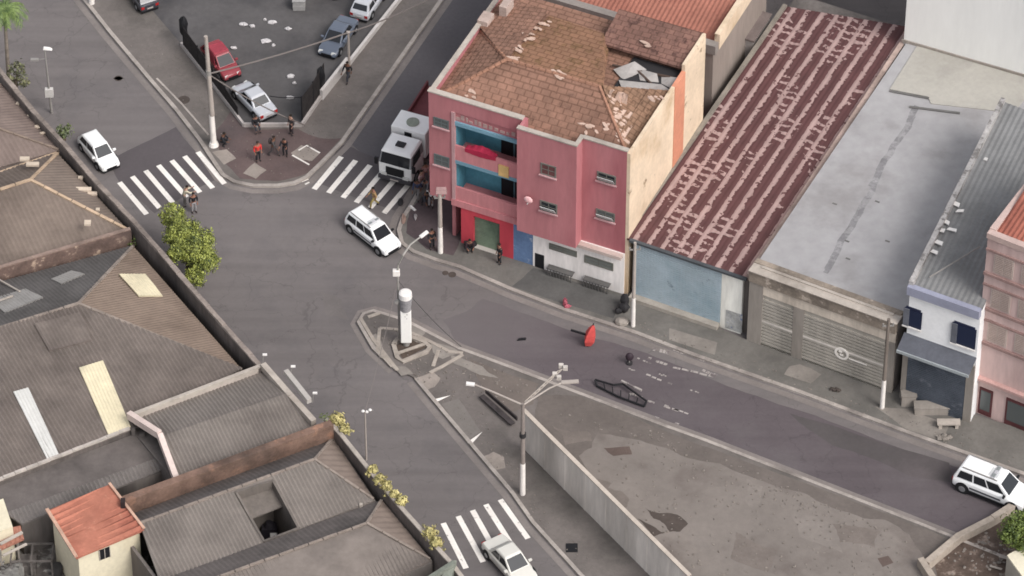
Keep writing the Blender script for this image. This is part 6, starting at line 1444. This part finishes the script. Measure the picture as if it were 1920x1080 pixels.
        mb = MB(); mb.box(fx-.5, fx-.12, -.2, .2, hood-.09, hood-.015) if False else mb.box(-.3, .3, -.35, .35, zt+.003, zt+.012); mb.build('roof_mark', mat('roof_mark', c8(212,214,214,.93), .5), t)
    return t
CW = paint('car_white', (.80,.80,.79)); CW2 = paint('car_white_police', (.83,.83,.83)); CS = paint('car_silver', (.50,.51,.54)); CSL = paint('car_slate', (.115,.135,.175)); CR = paint('car_red', (.26,.04,.05))
CBG = paint('car_greige', (.62,.60,.55)); CDK = paint('car_dark', (.04,.04,.05))
car('white hatchback parked against the long boundary wall on the left street', 186, 294, (60,70), 'hatch', CW)
car('white patrol car with light bar standing in the junction beside the second crossing', 700, 448, (84,66), 'suv', CW2, True, name='patrol_car', sc_=.84)
car('white patrol car with light bar driving near the right edge of the road', 1862, 925, (100,40), 'suv', CW2, True, name='patrol_car', sc_=1.0)
car('off white sedan cut by the bottom edge on the lower crossing', 957, 1064, (60,68), 'sedan', CBG, sc_=.95)
car('silver sedan at the tip of the parking lot', 476, 196, (-60,-62), 'sedan', CS, z=.14)
rc = car('red car with a crimson cover over its roof in the parking lot', 415, 124, (50,60), 'hatch', CR, z=.14)
mb = MB(); mb.hull8([(-1.4,-.8,.8),(.5,-.78,.85),(.5,.78,.85),(-1.4,.8,.8)], [(-1.0,-.6,1.56),(.1,-.58,1.54),(.1,.6,1.54),(-1.0,.6,1.56)])
o = mb.build('cover', mat('cover_red', c8(160,66,78,.85), .8, .15, 1.5, 6), None, bevel=.08); o.matrix_basis = Matrix.Translation(rc.location) @ Matrix.Rotation(rc.rotation_euler.z, 4, 'Z') @ Matrix.Scale(.87, 4); o.name = 'car_cover'; props(o, 'crimson fabric cover spread over the red car in the parking lot', 'cover')
car('slate blue sedan in the upper right of the parking lot', 634, 78, (-42,62), 'sedan', CSL, z=.14)
car('silver car half cut by the top edge behind the slate blue sedan', 692, 12, (40,-60), 'hatch', CS, z=.14)
car('dark car cut by the top edge at the upper left of the parking lot', 262, -4, (-40,-55), 'hatch', CDK, z=.14)
car('pale yellow car cut by the top edge in the middle of the parking lot', 600, -14, (80,4), 'hatch', paint('car_cream', (.55,.52,.36)), z=.14)
small('white_crate', 'pale grey crate at the top edge beside the pale yellow car', 'crate', 561, 14, lambda m: (m.box(-.4,.4,-.35,.35,0,.75), m.box(-.44,.44,-.39,.39,.75,.82), m.box(-.42,.42,-.37,.37,.3,.36)), mat('crate_grey', c8(170,168,166,.86), .8))
# truck
def truck(lab, u, v, heading):
    c = P(u, v, 0); c2 = P(u+heading[0], v+heading[1], 0); a = math.atan2(c2.y-c.y, c2.x-c.x); t = thing('truck', lab, 'truck', (c.x, c.y, 0), a); W = 2.3; w = W/2
    TW = paint('truck_white', (.84,.84,.83), .4)
    mb = MB(); mb.hull8([(0,-w,.55),(1.95,-w,.55),(1.95,w,.55),(0,w,.55)], [(0,-w,1.7),(2.0,-w*.99,1.7),(2.0,w*.99,1.7),(0,w,1.7)]); mb.build('cab', TW, t, bevel=.08)
    mb = MB(); mb.hull8([(.0,-w,1.7),(2.0,-w*.99,1.7),(2.0,w*.99,1.7),(.0,w,1.7)], [(.05,-w*.93,2.55),(1.72,-w*.9,2.5),(1.72,w*.9,2.5),(.05,w*.93,2.55)]); mb.build('cab_top', mat('cab_top_grey', c8(150,150,152,.87), .4), t, bevel=.06)
    mb = MB(); mb.hull8([(.0,-w*.95,2.5),(1.8,-w*.93,2.46),(1.8,w*.93,2.46),(.0,w*.95,2.5)], [(.08,-w*.82,2.68),(1.62,-w*.8,2.63),(1.62,w*.8,2.63),(.08,w*.82,2.68)]); r_ = mb.build('roof', TW, t, bevel=.05)
    mb = MB(); mb.box(.75, 1.2, -.3, .3, 2.66, 2.75); mb.build('roof_hatch', DARK, r_)
    mb = MB(); mb.hull8([(1.985,-w*.86,1.75),(2.02,-w*.86,1.75),(2.02,w*.86,1.75),(1.985,w*.86,1.75)], [(1.75,-w*.82,2.42),(1.80,-w*.82,2.42),(1.80,w*.82,2.42),(1.75,w*.82,2.42)]); mb.build('windscreen', CG, t)
    for sy in (-1, 1):
        mb = MB(); mb.hull8([(.5,sy*w*.985,1.72),(1.75,sy*w*.985,1.72),(1.75,sy*(w+.01),1.72),(.5,sy*(w+.01),1.72)], [(.5,sy*w*.93,2.35),(1.5,sy*w*.92,2.35),(1.5,sy*w*.96,2.35),(.5,sy*w*.965,2.35)]); mb.build('side_window', CG, t)
        mb = MB(); mb.box(1.9, 2.05, sy*(w+.05), sy*(w+.25), 1.5, 2.0); mb.bar((1.85, sy*w, 1.95), (1.95, sy*(w+.15), 1.95), .04, .04); mb.build('mirror', BLACK, t)
        y0, y1 = sorted((sy*.55, sy*.95)); mb = MB(); mb.box(1.99, 2.06, y0, y1, .75, .98); mb.build('headlight', LAMP, t)
    mb = MB(); mb.box(1.96, 2.035, -.62, .62, .85, 1.5); mb.build('grille', BLACK, t)
    mb = MB(); mb.box(1.8, 2.12, -w, w, .42, .72); mb.build('bumper', mat('bumper_dark', c8(70,68,72,.8), .6), t, bevel=.04); mb = MB(); mb.box(2.122, 2.14, -.28, .28, .52, .64); mb.build('number_plate', PAINTW, t)
    mb = MB(); mb.box(-1.9, -.2, -w*1.04, w*1.04, .9, 2.95); bx_ = mb.build('box_body', TW, t, bevel=.06)
    mb = MB(); mb.tube((-1.0,0,2.955), (-1.0,0,3.02), .42, n=16); mb.build('roof_vent', mat('vent_green', c8(150,156,144,.85), .7), bx_)
    mb = MB(); mb.box(-.21, -.17, -.25, .25, 2.2, 2.75); mb.build('vent', BLACK, bx_)
    mb = MB(); mb.box(-6.0, -2.0, -w, w, .9, 1.7); mb.box(-6.0,-2.0,-w-.02,-w+.1,1.7,2.1); mb.box(-6.0,-2.0,w-.1,w+.02,1.7,2.1); mb.build('load_bed', mat('maroon_bed', c8(112,62,66,.88), .7, .15), t)
    mb = MB(); mb.box(-6.0, 1.9, -.45, .45, .5, .9); mb.build('chassis', BLACK, t)
    for sx in (1.2, -3.4, -4.6):
        for sy in (-1, 1):
            mb = MB(); mb.tube((sx, sy*(w-.3), .48), (sx, sy*(w+.01), .48), .48, n=20); wl_ = mb.build('wheel', TYRE, t, smooth=True); mb = MB(); mb.tube((sx, sy*w, .48), (sx, sy*(w+.03), .48), .26, n=14); mb.build('rim', RIM, wl_)
    return t
truck('white truck with boxy crew cab and maroon load bed beside the pink corner building', 764, 312, (-38,60))

# ======================= PEOPLE =======================
SKINS = {'mid': mat('skin_mid', c8(150,108,90,.85), .7, .05), 'dark': mat('skin_dark', c8(110,78,62,.88), .7, .05), 'light': mat('skin_light', c8(178,140,122,.88), .7, .05)}
HAIR = mat('hair_dark', (.02,.015,.012), .8, .1)
def cloth(name, c): return mat('cloth_'+name, c, .9, .1, 3, 8)
def skinned(name, chains, m, par, sub=1):
    vs, es, rs = [], [], []; idx = {}
    def V(key, p, r):
        if key not in idx: idx[key] = len(vs); vs.append(tuple(p)); rs.append(r)
        return idx[key]
    for ch in chains:
        prev = None
        for key, p, r in ch:
            i = V(key, p, r)
            if prev is not None: es.append((prev, i))
            prev = i
    me = bpy.data.meshes.new(name+'_bones'); me.from_pydata(vs, es, []); me.update()
    ob = bpy.data.objects.new(name+'_bones', me); sc.collection.objects.link(ob)
    sk = ob.modifiers.new('s', 'SKIN'); sk.use_smooth_shade = True
    if not me.skin_vertices: 
        bpy.context.view_layer.objects.active = ob; 
        import bmesh
        bm = bmesh.new(); bm.from_mesh(me); bm.verts.layers.skin.verify(); bm.to_mesh(me); bm.free()
    for i, r in enumerate(rs): me.skin_vertices[0].data[i].radius = (r, r); me.skin_vertices[0].data[i].use_root = (i == 0)
    ss = ob.modifiers.new('u', 'SUBSURF'); ss.levels = sub; ss.render_levels = sub
    dg = bpy.context.evaluated_depsgraph_get(); dg.update()
    new = bpy.data.meshes.new_from_object(ob.evaluated_get(dg)); new.name = name
    bpy.data.objects.remove(ob); new.materials.clear(); new.materials.append(m)
    o = bpy.data.objects.new(name, new); sc.collection.objects.link(o); o.parent = par; return o
def person(lab, u, v, face, pose='stand', top=(.05,.05,.06), legs=(.03,.03,.04), skin='mid', z=.13, hat=None, h=1.0, long_hair=False, pack=None):
    """face: world heading in degrees; local +x is forward"""
    p = P(u, v, z); t = thing('person', lab, 'person', (p.x, p.y, z), R(face)); s = h
    lean = {'stand': .03, 'walk': .08, 'bend': .75, 'sit': .18, 'reach': .35, 'squat': .3}[pose]
    hipz = {'sit': .34, 'squat': .40, 'bend': .84}.get(pose, .92); hipx = 0
    def T_(d, side=0): return Vector((hipx+math.sin(lean)*d, side, hipz+math.cos(lean)*d))
    pel = Vector((hipx, 0, hipz)); ch = T_(.32); sh_ = T_(.48); nk = T_(.56)+Vector((.01,0,0)); hd = T_(.68)+Vector((.03,0,.0)); ht = T_(.78)+Vector((.02,0,0))
    body_c = [[('pel',pel,.125),('belly',T_(.15),.12),('ch',ch,.145),('sh',sh_,.11),('nk',nk,.055),('hd',hd,.092),('ht',ht,.07)], [('hd',hd,.092),('nose',hd+Vector((.115,0,-.01)),.014)]]
    shirt = [[('pel',pel+Vector((0,0,.02)),.145),('belly',T_(.15),.14),('ch',ch,.165),('sh',sh_-Vector((0,0,.01)),.12)]]; trous = [[('pel',pel,.15),('top',T_(.06),.145)]]; shoes = []
    for sd in (-1, 1):
        hip = pel+Vector((0,sd*.09,-.05))
        if pose == 'sit': kn = Vector((.42,sd*.13,.42)); an = Vector((.60,sd*.12,.08))
        elif pose == 'squat': kn = Vector((.38,sd*.16,.50)); an = Vector((.12,sd*.13,.08))
        elif pose == 'walk': kn = Vector((.10+.16*sd,sd*.09,.49)); an = Vector((-.02+.30*sd if sd > 0 else -.34,sd*.09,.08 if sd > 0 else .12))
        elif pose in ('bend', 'reach'): kn = Vector((.06,sd*.11,.47)); an = Vector((-.04+.05*sd,sd*.12,.08))
        else: kn = Vector((.03,sd*.10,.48)); an = Vector((0,sd*.12,.08))
        toe = an+Vector((.17,sd*.02,-.04))
        body_c.append([('pel',pel,.125),('hip%d'%sd,hip,.085),('kn%d'%sd,kn,.058),('an%d'%sd,an,.038),('toe%d'%sd,toe,.035)])
        trous.append([('pel',pel,.15),('hip%d'%sd,hip,.105),('kn%d'%sd,kn,.078),('an%d'%sd,an+Vector((0,0,.03)),.062)])
        shoes.append([('an%d'%sd,an+Vector((-.03,0,-.01)),.055),('toe%d'%sd,toe,.045)])
        so_ = sh_+Vector((0,sd*.19,-.03))
        if pose == 'bend': el = so_+Vector((.14,sd*.04,-.26)); wr_ = el+Vector((.16,-sd*.03,-.20))
        elif pose == 'reach': el = so_+Vector((.20,sd*.04,-.16)); wr_ = el+Vector((.24,0,.03))
        elif pose in ('sit', 'squat'): el = so_+Vector((.10,sd*.07,-.25)); wr_ = el+Vector((.22,-sd*.08,-.03))
        elif pose == 'walk': el = so_+Vector((-.12*sd,sd*.05,-.26)); wr_ = el+Vector((.14-.08*sd,0,-.22))
        else: el = so_+Vector((-.03,sd*.07,-.28)); wr_ = el+Vector((.10,-sd*.03,-.23))
        fd = (wr_-el).normalized(); q = fd.orthogonal().normalized(); lat = Vector((0,1,0))-fd*fd.y; lat = lat.normalized() if lat.length > .2 else q
        palm = wr_+fd*.07
        body_c.append([('sh',sh_,.11),('so%d'%sd,so_,.058),('el%d'%sd,el,.042),('wr%d'%sd,wr_,.027),('palm%d'%sd,palm,.034)])
        cur = fd.cross(lat)*(.35)
        for k, (o_, l_) in enumerate(((-.030,.062),(-.010,.074),(.010,.070),(.030,.055))):
            b_ = palm+lat*o_*1.1+fd*.035; body_c.append([('palm%d'%sd,palm,.034),('f%d%d'%(sd,k),b_,.010),('g%d%d'%(sd,k),b_+(fd+cur).normalized()*l_*.55,.0095),('h%d%d'%(sd,k),b_+(fd+cur).normalized()*l_*.55+(fd+cur*2.5).normalized()*l_*.5,.008)])
        body_c.append([('palm%d'%sd,palm,.034),('th%d'%sd,palm-lat*.045*sd-fd*.005,.011),('ti%d'%sd,palm-lat*.065*sd+fd*.035,.009)])
        shirt.append([('sh',sh_-Vector((0,0,.01)),.12),('so%d'%sd,so_,.078),('el%d'%sd,el,.062),('cuff%d'%sd,el.lerp(wr_,.75),.05)])
    parts = [skinned('body', body_c, SKINS[skin], t), skinned('shirt', shirt, cloth('%s'%(str(top)), top), t), skinned('trousers', trous, cloth('%s'%(str(legs)), legs), t)]
    for ch_ in shoes: parts.append(skinned('shoe', [ch_], DARK, t))
    mb = MB(); mb.blob(hd+Vector((-.025,0,.05)), .105, .098, .085, 12, 8)
    if long_hair: mb.blob(hd+Vector((-.07,0,-.08)), .06, .09, .16, 10, 7)
    parts.append(mb.build('cap' if hat else 'hair', hat or HAIR, t, smooth=True))
    mb = MB()
    for sd in (-1, 1): mb.blob(hd+Vector((.088,sd*.033,.012)), .012, .014, .010, 6, 4)
    parts.append(mb.build('eyes', BLACK, t))
    if pack: mb = MB(); mb.blob(T_(.3)+Vector((-.22,0,0)), .12, .17, .24, 10, 7); parts.append(mb.build('backpack', pack, t, smooth=True))
    if h != 1.0: t.scale = (h, h, h)
    return t
K = (.022,.022,.026); K2 = (.045,.045,.055); JN = (.05,.07,.12)
person('person in a red shirt and dark trousers standing on the reddish corner pavement', 484, 302, -60, 'stand', (.62,.05,.045), K)
person('person in dark grey with a backpack, middle of the three on the corner pavement', 513, 292, -20, 'walk', (.07,.065,.065), (.09,.08,.08), 'dark', pack=cloth('pack', (.05,.04,.04)))
person('person in black reaching forward, rightmost of the three on the corner pavement', 535, 292, -100, 'reach', K, K, 'mid')
person('person in a dark shirt at the low wall near the parking lot tip', 547, 252, -140, 'stand', (.07,.06,.06), (.05,.04,.045), 'light')
person('person in black sitting on the low wall below the silver sedan', 479, 238, -70, 'sit', K, K2, 'mid', z=.25)
person('small dark clothed person sitting against the tall corner pole', 416, 272, -20, 'squat', K, K, 'dark')
person('person in black walking along the white wall right of the parking lot', 653, 152, -120, 'walk', K, K2, 'dark')
person('person in black top and pale trousers beside the lime green tree on the road', 364, 398, -70, 'stand', K, (.30,.29,.30), 'mid', z=.0)
person('person in a cream top bending behind the lime green tree next to the zebra crossing', 346, 386, 20, 'reach', (.55,.50,.38), (.16,.15,.14), 'light', z=.0)
person('person in tan and yellowish clothes bending forward on the second crossing behind the patrol car', 702, 388, -160, 'walk', (.42,.27,.13), (.30,.24,.09), 'mid', z=.0)
person('person in a white shirt and dark trousers by the pole at the pink block corner', 808, 388, -110, 'stand', (.78,.77,.76), (.30,.29,.30), 'dark')
person('dark clothed person stooping beside the person in the white shirt', 795, 384, -60, 'bend', K2, K, 'dark')
person('person in a pinkish top standing close to the pink wall behind the truck front', 798, 342, -70, 'stand', (.45,.25,.24), (.16,.12,.14), 'mid', z=.0)
person('person in black standing left of the white based pole on the corner pavement', 810, 466, -60, 'stand', K, K, 'mid')
person('person in black standing on the pavement in front of the red and blue shopfronts', 937, 494, -150, 'stand', K, K, 'mid')
person('dark clothed person sitting on the step of the green shutter', 880, 470, -80, 'squat', (.035,.02,.025), K, 'mid', z=.13)

person('person in grey jacket leaning towards the others between the truck and the pink wall', 803, 362, -120, 'bend', (.20,.19,.20), (.06,.06,.07), 'mid')
person('person in pale pink shirt beside the front wheel of the truck', 790, 356, -30, 'stand', (.55,.38,.38), (.05,.05,.06), 'light', z=.0)
person('person in dark blue shirt walking past the curved kerb behind the patrol car', 783, 372, -100, 'walk', (.04,.05,.10), (.16,.15,.15), 'dark')
GR = {'parked_car': 'cars parked around the junction', 'patrol_car': 'white patrol cars', 'person': 'people around the junction', 'utility_pole': 'concrete poles with white painted bases', 'street_lamp': 'street lamps', 'workshop': 'corrugated workshops', 'hipped_roof_house': 'houses with hipped roofs', 'mesh_fence': 'dark mesh fences of the parking lot', 'boundary_wall': 'boundary walls of the left block', 'overhead_cable': 'overhead cables', 'plank': 'white planks in the rubble'}
for o in list(bpy.data.objects):
    if o.parent is None and 'label' in o and 'group' not in o:
        g_ = GR.get(o.name.split('.')[0])
        if g_: o['group'] = g_
